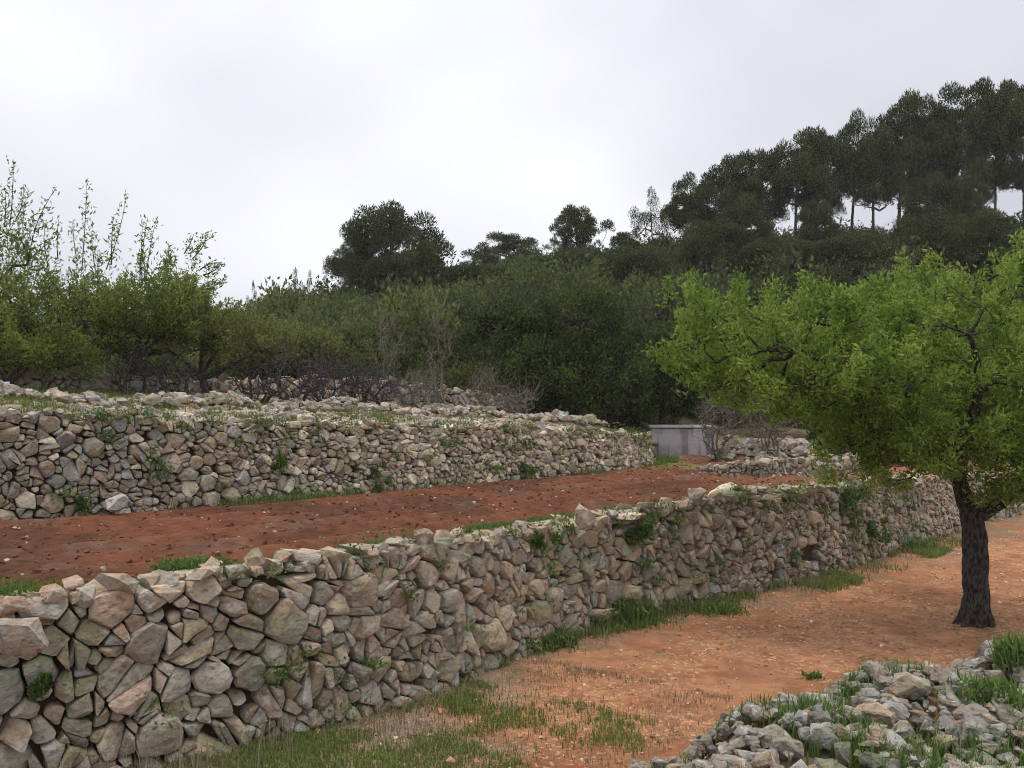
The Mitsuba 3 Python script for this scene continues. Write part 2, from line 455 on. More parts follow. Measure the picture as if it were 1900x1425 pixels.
def build_wall(name, label, line, s0, s1, radius, tone, seed, n_parts=300, batter=0.12, depth=0.3, back=0.45, gap=0.007, mults=((1.65, 6), (1.3, 25), (1.0, 90), (0.7, 160), (0.5, 160)), ragged=0.05, detail=40, cap=None, hole=None):
    rng = np.random.default_rng(seed)
    ss = np.linspace(s0, s1, 200)
    hb, ht = line.get('base', ss).min() - 0.12, line.get('top', ss).max() + 0.15
    S, R = seeds(rng, s0, s1, hb, ht, radius, mults)
    key = thing(name, label, 'wall')
    tree = cKDTree(S)
    stones = []
    rmax = R.max()
    cells = []
    for i in range(len(S)):
        top = line.get('top', S[i, 0]) + rng.normal(0, ragged) * .6
        if S[i, 1] > top + .6 * R[i] or S[i, 1] < line.get('base', S[i, 0]) - 0.1:
            continue
        if hole is not None and np.hypot((S[i, 0] - hole[0]) / hole[2], (S[i, 1] - hole[1]) / hole[3]) < 1:
            continue
        a = np.arange(10) / 10 * 2 * np.pi + rng.uniform(0, .6)
        poly = np.column_stack([np.cos(a) * 1.45, np.sin(a) * 1.2]) * R[i]
        poly = poly + S[i]
        for j in tree.query_ball_point(S[i], (R[i] + rmax) * 2.0):
            if j != i:
                e = S[j] - S[i]
                ee = e @ e
                t = 0.5 + (R[i] ** 2 - R[j] ** 2) / (2 * ee)
                poly = clip_poly(poly, e, np.clip(t, 0.15, .9) * ee + e @ S[i])
                if len(poly) < 3:
                    break
        if len(poly) >= 3:
            sl = rng.normal(0, .12)
            poly = clip_poly(poly, np.array([sl, 1.0]), top + sl * S[i, 0])
        if len(poly) < 3:
            continue
        cells += split_cell(rng, poly, 0.62 * radius(S[i, 0], S[i, 1]))
    for i, poly in enumerate(cells):
        c = poly.mean(0)
        q = poly - c
        rin = np.sqrt(abs(0.5 * np.sum(q[:, 0] * np.roll(q[:, 1], -1) - q[:, 1] * np.roll(q[:, 0], -1))) / np.pi)
        if rin < 0.022:
            continue
        q = q * max(0.6, 1 - gap * rng.uniform(.5, 1.9) / rin)
        # blunt the corners
        nx = np.roll(q, -1, 0)
        k1, k2 = rng.uniform(.03, .2, (len(q), 1)), rng.uniform(.8, .97, (len(q), 1))
        ring = np.stack([q + (nx - q) * k1, q + (nx - q) * k2], 1).reshape(-1, 2)
        ring += rng.normal(0, 0.045 * rin, ring.shape)
        ta = rng.normal(0, .13)
        ring = ring @ np.array([[math.cos(ta), math.sin(ta)], [-math.sin(ta), math.cos(ta)]]) * rng.uniform(.97, 1.11)
        tilt = rng.normal(0, .26, 2)
        off = rng.normal(0, 0.016) + 0.10 * (rin - 0.09)
        bulge = rin * rng.uniform(.15, .5)
        sh = rng.normal(0, .12 * rin, 2)
        lay = [np.column_stack([ring * .8, np.full(len(ring), -depth)]), np.column_stack([ring, -0.45 * bulge + rng.normal(0, .1 * bulge, len(ring)) - 0.02]),
               np.column_stack([ring * rng.uniform(.88, .97) + sh * .3, rng.uniform(-.1, .75, len(ring)) * bulge]),
               np.column_stack([ring[::2] * rng.uniform(.2, .85, (len(ring[::2]), 1)) + sh, bulge * rng.uniform(.6, 1.3, len(ring[::2]))])]
        g = np.vstack(lay)
        g[:, 2] += off + (g[:, :2] @ tilt) * (g[:, 2] > -depth * .9)
        s, h = c[0] + g[:, 0], c[1] + g[:, 1]
        bt = batter * (line.get('top', s) - h)
        n = line.normal(np.clip(s, 0, line.L))
        xy = line.xy(np.clip(s, 0, line.L)) + n * (g[:, 2] + bt - batter * .5)[:, None]
        v, f = hull(np.column_stack([xy, h]))
        m = v.mean(0)
        px = rin * 2 * F / max(m[1], 1)
        if px > detail:
            v, f = roughen(v, f, 3 if px > 1.6 * detail else 2, 0.085, i)
        else:
            v, f = roughen(v, f, 0, 0.05, i)
        stones.append((px, v, f, *tone(rng, c[0], c[1])))
    # capping stones lying along the top, back from the face
    if cap:
        rows, size = cap
        for r in range(rows):
            s = s0
            while s < s1:
                z = size * rng.uniform(.6, 1.35)
                v, f = rock(rng, z, rng.uniform(.4, .7), 12, 1)
                o = 0.02 + r * size * .72 + rng.normal(0, .05)
                xy = line.xy(s) - line.normal(s) * o
                v = v + np.array([*xy, line.get('top', s) - 0.02 + rng.normal(0, .03) + (r == 0) * .02 - r * 0.02])
                v[:, :2] -= line.normal(np.array([s]))[0] * batter * .5
                stones.append((z * F / max(xy[1], 1), v, f, *tone(rng, s, 99)))
                s += z * rng.uniform(.72, 1.0)
    inside = lambda v: abs((v[:, 0].mean()) / v[:, 1].mean()) < 950 / F + .02 and (v[:, 2].mean() - CAMZ) / v[:, 1].mean() > -680 / F - .03
    order = sorted(range(len(stones)), key=lambda i: -stones[i][0] * (1 if inside(stones[i][1]) else 1e-3))
    for i in order[:n_parts]:
        _, v, f, a, b = stones[i]
        part(key, 'stone', shape((v, f, const_uv(len(v), a, b)), 'mat_stone'))
    rest = [(stones[i][1], stones[i][2], const_uv(len(stones[i][1]), stones[i][3], stones[i][4])) for i in order[n_parts:]]
    if rest:
        part(key, 'small_stones', shape(join(rest), 'mat_stone'), kind='stuff')
    # earth and rubble core behind the face
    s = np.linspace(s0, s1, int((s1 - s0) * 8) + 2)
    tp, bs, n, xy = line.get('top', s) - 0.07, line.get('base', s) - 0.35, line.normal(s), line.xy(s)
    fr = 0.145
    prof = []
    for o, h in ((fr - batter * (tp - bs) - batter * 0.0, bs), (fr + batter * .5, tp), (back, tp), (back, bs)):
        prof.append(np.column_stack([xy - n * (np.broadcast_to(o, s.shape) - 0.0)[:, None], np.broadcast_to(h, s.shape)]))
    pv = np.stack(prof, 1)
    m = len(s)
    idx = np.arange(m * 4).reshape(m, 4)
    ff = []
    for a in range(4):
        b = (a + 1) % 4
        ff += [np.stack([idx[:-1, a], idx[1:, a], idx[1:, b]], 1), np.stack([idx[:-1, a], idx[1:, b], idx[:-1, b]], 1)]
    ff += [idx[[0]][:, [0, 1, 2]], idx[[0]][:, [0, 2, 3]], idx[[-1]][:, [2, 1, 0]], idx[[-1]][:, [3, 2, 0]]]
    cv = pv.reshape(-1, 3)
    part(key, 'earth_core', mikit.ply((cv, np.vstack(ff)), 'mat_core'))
    print(name, len(stones), 'stones')
    return key


def at_px(line, px):
    s = np.linspace(0, line.L, 4000)
    q = line.xy(s)
    ok = q[:, 1] > 1
    return s[ok][np.argmin(abs(950 + q[ok, 0] / q[ok, 1] * F - px))]


def tone_mid(rng, s, h):
    return rng.beta(1.3, 1.6) * (0.93 if rng.random() < .97 else 1), np.clip(rng.normal(.54, .16), .12, .95)


def tone_up(rng, s, h):
    w = np.clip((s - s_up0) / 7.0, 0, 1)
    if rng.random() < w * 0.45 + .06:
        return rng.uniform(.94, 1), np.clip(rng.normal(.64, .12), .2, .9)
    a = rng.uniform(.3, .6) if rng.random() < .35 + .4 * w else rng.choice([rng.uniform(0, .3), rng.uniform(.84, .91), rng.uniform(.55, .7)])
    return a, np.clip(rng.normal(.41 + .34 * w, .14), .12, 1)


def tone_grey(rng, s, h):
    return rng.choice([rng.uniform(0, .25), rng.uniform(.84, .92), rng.uniform(.3, .5), rng.uniform(.6, .7)], p=[.4, .3, .2, .1]), np.clip(rng.normal(.64, .18), .15, .98)


s_up0 = at_px(UP, 150)
sm0 = at_px(MID, -120)


def r_mid(s, h):
    return 0.108 * np.interp(s, [sm0, sm0 + 3, sm0 + 7, sm0 + 10, sm0 + 20], [1.0, .97, .93, .74, .68])


sh = at_px(MID, 1495)
build_wall('stone_wall', 'dry stone terrace wall of large rough stones rising from the bottom left corner to the green almond', MID, sm0, at_px(MID, 2080), r_mid, tone_mid, 11, 300, cap=(2, 0.27), hole=(sh, 0.42, .26, .16))
build_wall('stone_wall', 'long pale upper dry stone terrace wall behind the red ploughed strip', UP, at_px(UP, -40), at_px(UP, 1212), lambda s, h: 0.088 * np.interp(s, [s_up0, s_up0 + 9], [1.05, .82]), tone_up, 12, 300, cap=(1, 0.2), ragged=.06, mults=((1.4, 20), (1.0, 90), (0.7, 160), (0.5, 160)))
build_wall('stone_wall', 'low grey rubble wall on the far terrace under the left trees', LOW, at_px(LOW, -30), at_px(LOW, 1000), lambda s, h: 0.10, tone_grey, 13, 200, ragged=.10, cap=(1, .22), mults=((1.9, 5), (1.35, 12), (1.0, 40), (0.7, 60)))
L3 = Line([(3.75, 18.6), (5.0, 18.3), (6.4, 18.9), (8.2, 20.4)], base=[1.1, 1.1, 1.1, 1.1], top=[1.34, 1.48, 1.5, 1.46])
build_wall('stone_wall', 'short low rubble wall at the far right end of the red strip', L3, 0.0, L3.L, lambda s, h: 0.08, tone_grey, 14, 150, ragged=.06, cap=(1, .2))


def rubble(name, label, line, s0, s1, n, size, widths, zf, tone, seed, parts=150):
    """a loosely piled stone bank: stones bedded on a ridge"""
    rng = np.random.default_rng(seed)
    key = thing(name, label, 'wall')
    st = []
    for _ in range(n):
        s, o = rng.uniform(s0, s1), rng.uniform(-widths[0], widths[1])
        z = size * rng.choice([.5, .8, 1.15, 1.8], p=[.34, .34, .2, .12]) * rng.uniform(.85, 1.15)
        v, f = rock(rng, z, rng.uniform(.45, .8), 15, 2 if z > .17 else 1)
        xy = line.xy(s) + line.normal(s) * o
        v = v + np.array([*xy, zf(s, o) + rng.uniform(-.02, .05)])
        st.append((z * F / xy[1], v, f, *tone(rng, s, 0)))
    st.sort(key=lambda x: -x[0])
    for _, v, f, a, b in st[:parts]:
        part(key, 'stone', shape((v, f, const_uv(len(v), a, b)), 'mat_stone'))
    if st[parts:]:
        part(key, 'small_stones', shape(join([(v, f, const_uv(len(v), a, b)) for _, v, f, a, b in st[parts:]]), 'mat_stone'), kind='stuff')
    s = np.linspace(s0, s1, 80)
    o = np.linspace(-widths[0] - .15, widths[1] + .15, 24)
    q = np.array([[np.append(line.xy(a) + line.normal(a) * b, zf(a, b) - 0.06) for b in o] for a in s])
    q[:, [0, -1], 2] -= .6
    kk = (np.arange(79)[:, None] * 24 + np.arange(23)[None]).ravel()
    part(key, 'earth_core', mikit.ply((q.reshape(-1, 3), np.vstack([np.stack([kk, kk + 24, kk + 25], 1), np.stack([kk, kk + 25, kk + 1], 1)])), 'mat_scrubsoil', smooth=True))
    return key


def tone_near(rng, s, h):
    return rng.choice([rng.uniform(0, .3), rng.uniform(.84, .92), rng.uniform(.55, .68)], p=[.42, .43, .15]), np.clip(rng.normal(.19, .10), .03, .55)


sf0, sf1 = at_px(FLOOR, 1100) - .1, at_px(FLOOR, 1900) + 1.6


def ridge(s, o):
    rise = np.interp(s, [sf0, sf0 + .8, sf0 + 1.8, sf1], [.64, .81, .86, .87])
    return rise * np.interp(o, [-.75, -.15, .2, .8, 1.6, 2.2], [.15, .93, 1.0, .80, .55, .42]) + .05 * math.sin(s * 5.1) * (abs(o) < 1)


rubble('stone_wall', 'grey rubble wall of loose rocks in the bottom right corner', FLOOR, sf0, sf1, 3300, 0.125, (0.6, 2.0), ridge, tone_near, 15, 290)
GR = Line([(5.1, 23.5), (6.2, 23.2), (7.6, 23.4)], z=[0, 0, 0])
rubble('stone_wall', 'grey stone heap behind the bare twigs near the concrete tank', GR, 0, GR.L, 500, .22, (.6, .85), lambda s, o: 1.2 + .42 * max(0, 1 - (o / .85) ** 2) * min(1, .4 + 2 * min(s, GR.L - s)), tone_grey, 16, 100)


ROW = Line([(-10.5, 11.3), (-7.6, 13.4), (-5.0, 15.6), (-2.6, 18.2), (0.6, 21.2), (2.2, 22.8)], z=[2.68, 2.66, 2.56, 2.44, 2.22, 2.05])
rubble('stone_wall', 'loose pale row of stones on the ground between the upper wall and the far rubble wall', ROW, .3, ROW.L, 1300, .16, (.35, .4), lambda s, o: float(ROW.get('z', s)) - .05 + (.15 + .06 * math.sin(s * 2.1) + .05 * math.sin(s * 5.3 + 1)) * max(0, 1 - (o / .5) ** 2), tone_grey, 17, 220)


def loose(label, px, py, Y, dims, seed, tone=(.97, .75), rot=0.0, tilt=(0, 0)):
    rng = np.random.default_rng(seed)
    v, f = rock(rng, 1, .8, 22, 2)
    v = v / np.ptp(v, axis=0) * np.array(dims)
    R = trimesh.transformations.euler_matrix(tilt[0], tilt[1], rot)[:3, :3]
    v = v @ R.T + P(px, py, Y)
    single('loose_stone', shape((v, f, const_uv(len(v), *tone)), 'mat_stone'), label, 'stone')


loose('upright pinkish stone standing on the middle wall', 1085, 958, 10.45, (.24, .17, .30), 1, (.62, .72))
loose('pale slanted slab lying on the far part of the middle wall', 1338, 911, 12.95, (.48, .3, .13), 2, (.97, .72), .6, (0, -.42))
loose('flat pale stone slab just right of the upright stone on the wall', 1165, 958, 11.3, (.42, .3, .10), 3, (.97, .5), .3)
loose('big squared grey stone at the left edge on the wall end', 36, 1180, 6.05, (.36, .3, .27), 4, (.1, .44), .5)
loose('flat cream stone left of the bare leaning almond above the wall', 345, 768, 13.7, (.22, .2, .09), 5, (.97, .6), .4)
loose('cream block with a flat top on the wall beside the green almond', 1690, 893, 16.9, (.5, .35, .2), 6, (.96, .5), .7)
loose('whitish rounded stone at the foot of the upper wall near its left end', 212, 932, 11.75, (.28, .22, .24), 7, (.9, .85), .7)

# ------------------------------------------------------------------ foliage


def leaf_cards(rng, centers, direction, length, width, tone, fold=0.25):
    """leaves: each a folded two-triangle blade"""
    n = len(centers)
    d = direction / (np.linalg.norm(direction, axis=1, keepdims=True) + 1e-9)
    r = rng.normal(size=(n, 3))
    s = np.cross(d, r); s /= np.linalg.norm(s, axis=1, keepdims=True) + 1e-9
    up = np.cross(s, d)
    L, W = (length * rng.uniform(.65, 1.3, (n, 1)), width * rng.uniform(.7, 1.25, (n, 1)))
    a = centers
    m = a + d * L * .45
    v = np.stack([a, m + s * W / 2 + up * W * fold, a + d * L - up * L * .12, m - s * W / 2 + up * W * fold], 1).reshape(-1, 3)
    i = np.arange(n)[:, None] * 4
    f = np.vstack([i + np.array([[0, 1, 2]]), i + np.array([[0, 2, 3]])])
    uv = np.repeat(np.column_stack([np.broadcast_to(tone, n), rng.random(n)]), 4, 0)
    return v, f, np.clip(uv, 0, 1)


def tube(points, radii, sides=7, rough=0.0, seed=0):
    p, r = np.asarray(points, float), np.asarray(radii, float)
    t = np.gradient(p, axis=0); t /= np.linalg.norm(t, axis=1, keepdims=True) + 1e-12
    a = np.cross(t, [0.31, 0.9, 0.1]); a /= np.linalg.norm(a, axis=1, keepdims=True) + 1e-12
    b = np.cross(t, a)
    g = np.arange(sides) / sides * 2 * np.pi
    off = np.cos(g)[None, :, None] * a[:, None] + np.sin(g)[None, :, None] * b[:, None]
    rr = np.repeat(r[:, None], sides, 1)
    if rough:
        q = p[:, None] + off * rr[..., None]
        rr = rr * (1 + rough * 2 * (meshkit.fbm(q * 5.5, 3, seed) - .5))
    v = (p[:, None] + off * rr[..., None]).reshape(-1, 3)
    i, j = np.meshgrid(np.arange(len(p) - 1), np.arange(sides), indexing='ij')
    k0, k1 = (i * sides + j).ravel(), (i * sides + (j + 1) % sides).ravel()
    f = np.vstack([np.stack([k0, k1, k1 + sides], 1), np.stack([k0, k1 + sides, k0 + sides], 1)])
    v = np.vstack([v, p[-1:] + t[-1:] * r[-1]])
    e = (len(p) - 1) * sides
    f = np.vstack([f, np.stack([e + np.arange(sides), e + (np.arange(sides) + 1) % sides, np.full(sides, len(v) - 1)], 1)])
    return v, f, np.zeros((len(v), 2))


def spline(pts, n):
    p = np.array(pts, float)
    s = np.concatenate([[0], np.cumsum(np.linalg.norm(np.diff(p, axis=0), axis=1))])
    return CubicSpline(s, p)(np.linspace(0, s[-1], n))


def connect(start, pts, rng, path=0.35, jitter=0.08):
    """branches from the start nodes to every point: [(parent index)], nearest first"""
    nodes = [np.asarray(x, float) for x in start]
    plen = [0.0] * len(nodes)
    parent = [-1] * len(nodes)
    st = np.array(start)
    order = np.argsort([np.linalg.norm(st - q, axis=1).min() for q in pts])
    ends = []
    for o in order:
        q = pts[o]
        N = np.array(nodes)
        d = np.linalg.norm(N - q, axis=1)
        k = int(np.argmin(d + path * np.array(plen) + 0.25 * np.maximum(0, N[:, 2] - q[2])))
        m = (N[k] + q) / 2 + rng.normal(0, jitter, 3) * d[k] + np.array([0, 0, -.05 * d[k]])
        nodes.append(m); parent.append(k); plen.append(plen[k] + d[k] / 2)
        nodes.append(q); parent.append(len(nodes) - 2); plen.append(plen[k] + d[k])
        ends.append(len(nodes) - 1)
    return np.array(nodes), np.array(parent), ends


def twigs(nodes, parent, r0, power=0.42, rmax=.1, sides=4, scale=None):
    n = len(nodes)
    w = np.ones(n)
    for i in range(n - 1, -1, -1):
        if parent[i] >= 0:
            w[parent[i]] += w[i]
    r = np.minimum(r0 * w ** power, rmax)
    out = []
    for i in range(n):
        if parent[i] >= 0:
            a, b = nodes[parent[i]], nodes[i]
            if np.linalg.norm(b - a) > 1e-4:
                out.append(tube([a, (a + b) / 2, b], [min(r[parent[i]], r[i] * 1.6), r[i] * 1.15, r[i]], sides))
    return join(out)


def ball(rng, n, c, r, shell=0.0):
    d = rng.normal(size=(n, 3)); d /= np.linalg.norm(d, axis=1, keepdims=True)
    return np.asarray(c) + d * (shell + (1 - shell) * rng.random((n, 1)) ** (1 / 3)) * np.asarray(r)


def along(nodes_a, dirs, lens, per, rng):
    k = np.repeat(np.arange(len(nodes_a)), per)
    t = rng.random(len(k)) ** .85
    return nodes_a[k] + dirs[k] * (lens[k] * t)[:, None], dirs[k], k


def broadleaf(holder, rng, base, trunk, limbs, blobs, n_att, per, leaf, leafmat, barkmat, shoot=(.25, .5), up=.7, r_twig=.006, rmax=.09, top_shoots=(), trunk_r=(.16, .12), tone_lo=.15):
    """trunk and limbs as given polylines; leafy shoots fill the blobs [(centre, radii, weight)]"""
    starts = []
    p = spline(trunk, 28)
    r = np.interp(np.linspace(0, 1, 28), [0, .08, .3, 1], [trunk_r[0] * 1.55, trunk_r[0] * 1.08, trunk_r[0], trunk_r[1]])
    part(holder, 'trunk', shape(tube(p, r, 14, .22, 3), barkmat, smooth=True))
    starts.append(p[-1])
    for l in limbs:
        q = spline(l, 14)
        part(holder, 'limb', shape(tube(q, np.linspace(trunk_r[1] * .8, rmax * .45, 14), 10, .22, 5), barkmat, smooth=True))
        starts += list(q[2:])
    w = np.array([b[2] for b in blobs], float); w /= w.sum()
    cnt = rng.multinomial(n_att, w)
    pts = np.vstack([ball(rng, c, b[0], b[1], .25) for c, b in zip(cnt, blobs) if c])
    nodes, par, ends = connect(starts, pts, rng)
    e = nodes[ends]
    pd = e - nodes[par[ends]]
    pd /= np.linalg.norm(pd, axis=1, keepdims=True) + 1e-9
    d = pd * .6 + rng.normal(0, .45, e.shape) + np.array([0, 0, up])
    d /= np.linalg.norm(d, axis=1, keepdims=True)
    ln = rng.uniform(*shoot, len(e))
    tops = [(np.array(a), np.array(b)) for a, b in top_shoots]
    if tops:
        ta = np.array([a for a, _ in tops]); tb = np.array([b for _, b in tops])
        e = np.vstack([e, ta]); dd = tb - ta
        tl = np.linalg.norm(dd, axis=1)
        d = np.vstack([d, dd / tl[:, None]]); ln = np.append(ln, tl)
        tops_twig = [tube(spline([a, (a + b) / 2 + rng.normal(0, .03, 3), b], 5), np.linspace(.013, .004, 5), 4) for a, b in tops]
    tw = [twigs(nodes, par, r_twig, .42, rmax)]
    for a, b, c in zip(e[:len(ends)], d, ln):
        tw.append(tube([a, a + b * c], [r_twig, r_twig * .5], 3))
    if tops:
        tw += tops_twig
    part(holder, 'branches', shape(join(tw), barkmat))
    cn = np.maximum(2, (per * ln / np.mean(shoot)).astype(int))
    if tops:
        cn[-len(tops):] = cn[-len(tops):] * rng.uniform(.5, 1.05, len(tops))
    k = np.repeat(np.arange(len(e)), cn)
    t = rng.random(len(k))
    cen = e[k] + d[k] * (ln[k] * t)[:, None] + rng.normal(0, .05, (len(k), 3)) * (1.3 - .6 * t[:, None])
    ld = rng.normal(0, 1, (len(k), 3)) + d[k] * .7 + np.array([0, 0, .15])
    clump = rng.random(len(e))
    tone = np.clip(tone_lo - .1 + .8 * clump[k] + rng.normal(0, .2, len(k)) + .15 * t, 0, 1)
    part(holder, 'crown', shape(leaf_cards(rng, cen, ld, leaf[0], leaf[1], tone), leafmat))
    return len(k)


def PB(px, py, Y, rx, ry, rz, w):
    return (P(px, py, Y), (rx, ry, rz), w)


# the bright green almond on the right
rng = np.random.default_rng(21)
key = thing('almond_tree', 'bright green almond tree with a dark forked trunk on the orange soil at the right', 'tree')
Ya = 11.05
tr = [P(1806, 1172, Ya), P(1808, 1100, Ya), P(1806, 1030, Ya), P(1803, 975, Ya), P(1800, 945, Ya)]
fork = P(1802, 962, Ya)
limbs = [[fork, P(1785, 915, Ya), P(1768, 850, Ya + .1), P(1740, 770, Ya + .1), P(1660, 680, Ya), P(1560, 620, Ya - .1)],
         [fork, P(1842, 938, Ya), P(1880, 905, Ya - .1), P(1930, 840, Ya - .1), P(1990, 740, Ya), P(2040, 660, Ya)],
         [P(1771, 858, Ya + .1), P(1795, 780, Ya + .5), P(1830, 700, Ya + .8), P(1850, 600, Ya + .9)],
         [P(1745, 778, Ya + .1), P(1690, 730, Ya - .5), P(1600, 690, Ya - .8), P(1480, 650, Ya - .9)],
         [P(1775, 880, Ya), P(1790, 820, Ya - .5), P(1815, 720, Ya - 1.0), P(1800, 620, Ya - 1.2)]]
bl = [PB(1312, 599, 10.5, .30, .5, .27, .8), PB(1367, 634, 10.5, .62, .8, .52, 2.6), PB(1322, 674, 10.5, .45, .6, .36, 1.4), PB(1462, 634, 10.5, .7, .9, .62, 3.2), PB(1462, 714, 10.3, .6, .8, .33, 1.5), PB(1570, 664, 10.6, .85, 1.1, .75, 5.2), PB(1590, 754, 10.6, .6, .8, .4, 2),
      PB(1530, 804, 10.9, .28, .4, .32, .7), PB(1720, 644, 10.8, .95, 1.4, .8, 7), PB(1700, 754, 10.7, .8, 1.2, .5, 4), PB(1660, 844, 10.8, .38, .6, .36, 1.3), PB(1860, 644, 11, 1.0, 1.5, .9, 8), PB(1840, 764, 10.6, .9, 1.2, .55, 5),
      PB(1868, 854, 10.4, .42, .6, .52, 2.2), PB(2030, 674, 11, 1.0, 1.4, 1.0, 6), PB(1930, 534, 11, .6, .9, .55, 2), PB(1500, 734, 10.4, .6, .7, .3, 1.8), PB(1660, 814, 10.5, .6, .8, .4, 2.6), PB(1760, 824, 10.4, .6, .8, .42, 2.4), PB(1890, 884, 10.3, .38, .5, .36, 1.4), PB(1402, 724, 10.4, .4, .5, .22, 1), PB(1580, 844, 11.4, .4, .5, .25, .8), PB(2000, 834, 10.7, .6, .9, .5, 2), PB(1760, 674, 12.4, 1.2, .8, .8, 4), PB(1650, 674, 9.7, .8, .5, .6, 2.5)]
tops = []
for px, py, h in ((1232, 540, 45), (1285, 560, 70), (1365, 560, 78), (1420, 560, 60), (1530, 560, 60), (1640, 540, 62), (1670, 530, 55), (1745, 530, 55), (1800, 520, 42), (1850, 500, 60), (1890, 470, 60), (1235, 640, 30), (1580, 550, 40), (1325, 560, 45)):
    q = P(px + 8, py + 24, 10.6)
    tops.append((q, q + np.array([rng.normal(0, .05), rng.normal(0, .05), h / F * 10.6])))
print('almond leaves', broadleaf(key, rng, None, tr, limbs, bl, 800, 100, (.072, .026), 'leaf_almond', 'bark_almond', (.2, .42), .5, .004, .05, tops, (.152, .13)))

rt = np.random.default_rng(23)
B0 = P(1806, 1156, Ya)
for a in (2.7, 3.6, 4.5, 5.5, 0.4, 1.4):
    d = np.array([math.cos(a), math.sin(a), 0])
    L = rt.uniform(.19, .26)
    part(key, 'root', shape(tube(spline([B0 + d * .08 + [0, 0, .2], B0 + d * .16 + [0, 0, .05], B0 + d * L + [0, 0, -.05]], 8), np.linspace(.085, .035, 8), 8, .25, 4), 'bark_almond', smooth=True))

# left-hand almonds above the upper wall
def small_tree(label, px, py, Y, blobs, n_att, per, leafmat, seed, tops=(), trunk_px=70, r=.07, leaf=(.085, .03), barkmat='bark_dark', name='almond_tree', shoot=(.25, .55), cat='tree'):
    rng = np.random.default_rng(seed)
    b = P(px, py, Y)
    key = thing(name, label, cat)
    h = trunk_px / F * Y
    t = [b - [0, 0, .15], b + [rng.normal(0, .04), 0, h * .5], b + [rng.normal(0, .08), 0, h]]
    limbs = []
    for k in range(min(4, len(blobs))):
        c = blobs[k][0]
        limbs.append([t[-1] - [0, 0, .03], t[-1] * .55 + c * .45 + [0, 0, .12] + rng.normal(0, .08, 3), t[-1] * .15 + c * .85])
    broadleaf(key, rng, None, t, limbs, blobs, n_att, per, leaf, leafmat, barkmat, shoot, .7, .006, .05, [(P(a, b2, Y + o), P(c, d, Y + o)) for a, b2, c, d, o in tops], (r, r * .75))
    return key


small_tree('leafy tree at the left edge with tall upright shoots against the sky', 45, 722, 15.6,
           [PB(20, 575, 15.6, .9, 1.0, .6, 4), PB(130, 590, 15.6, .9, 1.0, .5, 4), PB(60, 620, 15.4, 1.1, 1.0, .36, 3), PB(180, 605, 15.8, .7, .8, .36, 2), PB(-90, 600, 15.6, 1.0, 1.0, .8, 3), PB(15, 470, 15.6, .3, .4, .35, 1)], 280, 52, 'leaf_leftalmond', 31, shoot=(.3, .85), tops=
           [(15, 420, 20, 292, 0), (30, 400, 40, 340, .1), (60, 430, 102, 345, 0), (5, 420, 5, 345, .1), (150, 500, 158, 338, 0), (85, 480, 84, 405, .1), (105, 480, 106, 405, 0), (195, 500, 232, 358, 0), (205, 490, 208, 400, .2), (262, 530, 272, 402, 0), (258, 520, 262, 410, .1), (270, 520, 288, 405, .2), (140, 480, 132, 410, .2), (50, 480, 70, 400, .2), (175, 500, 168, 430, .1)], trunk_px=90, r=.1)
small_tree('rounded olive green tree right of the tall shoots against the sky', 240, 735, 16.6,
           [PB(300, 590, 16.6, .7, .8, .45, 3), PB(330, 550, 16.6, .38, .5, .36, 1.6), PB(250, 600, 16.4, .8, .8, .36, 3), PB(345, 600, 16.6, .45, .7, .36, 2), PB(200, 600, 16.6, .5, .6, .35, 1)], 180, 62, 'leaf_leftalmond', 32, shoot=(.3, .8), tops=
           [(355, 480, 385, 430, 0), (340, 470, 358, 432, .1), (370, 500, 412, 486, 0), (365, 540, 408, 522, .1), (315, 490, 312, 455, .1), (375, 510, 408, 490, .15), (350, 470, 395, 436, .1)], trunk_px=60, r=.09)
small_tree('low spreading olive tree with a short dark trunk above the upper wall', 378, 745, 17.2,
           [PB(300, 640, 17, .9, .8, .22, 3), PB(420, 632, 17, .8, .8, .25, 3), PB(500, 640, 17.2, .6, .6, .2, 1.6), PB(380, 605, 17.4, .6, .7, .26, 1.5), PB(200, 645, 17, .8, .8, .2, 2)], 170, 70, 'leaf_olive', 33, (), 45, .075, (.08, .028))
small_tree('low dark leafed bush at the left edge below the tall shoots', 20, 742, 14.9,
           [PB(40, 660, 14.9, .7, .7, .22, 2), PB(-40, 665, 14.9, .7, .7, .3, 2), PB(120, 672, 15, .45, .6, .16, 1)], 110, 70, 'leaf_leftalmond', 34, (), 30, .05, (.08, .03))

# ------------------------------------------------------------------ bare shrubs


def bare(label, px, py, Y, h, spread, n, mat, seed, stems=4, fan=1.0, rt=.0035, rmax=.05, name='bare_shrub'):
    rng = np.random.default_rng(seed)
    b = P(px, py, Y)
    key = thing(name, label, 'shrub')
    starts, st = [], []
    for k in range(stems):
        a = b + np.array([rng.normal(0, .05), rng.normal(0, .05), -.12])
        d = np.array([rng.normal(0, .5 * fan), rng.normal(0, .4 * fan), 1.0])
        q = spline([a, a + d * h * .22 + rng.normal(0, .05, 3), a + d * h * .5 + rng.normal(0, .08, 3)], 10)
        st.append(tube(q, np.linspace(rmax, rmax * .4, 10), 7, .2, k))
        starts += list(q[4:])
    part(key, 'stems', shape(join(st), mat, smooth=True))
    pts = b + np.array([0, 0, h * .62]) + ball(rng, n, [0, 0, 0], [spread, spread * .8, h * .42], .2)
    nodes, par, ends = connect(starts, pts, rng)
    tw = [twigs(nodes, par, rt, .5, rmax * .5)]
    for e in ends:
        a = nodes[e]
        for _ in range(3):
            d = rng.normal(0, .6, 3) + [0, 0, .7]
            tw.append(tube([a, a + d * .12, a + d * .25 + rng.normal(0, .02, 3)], [rt, rt * .8, rt * .5], 3))
    part(key, 'twigs', shape(join(tw), mat))
    return key


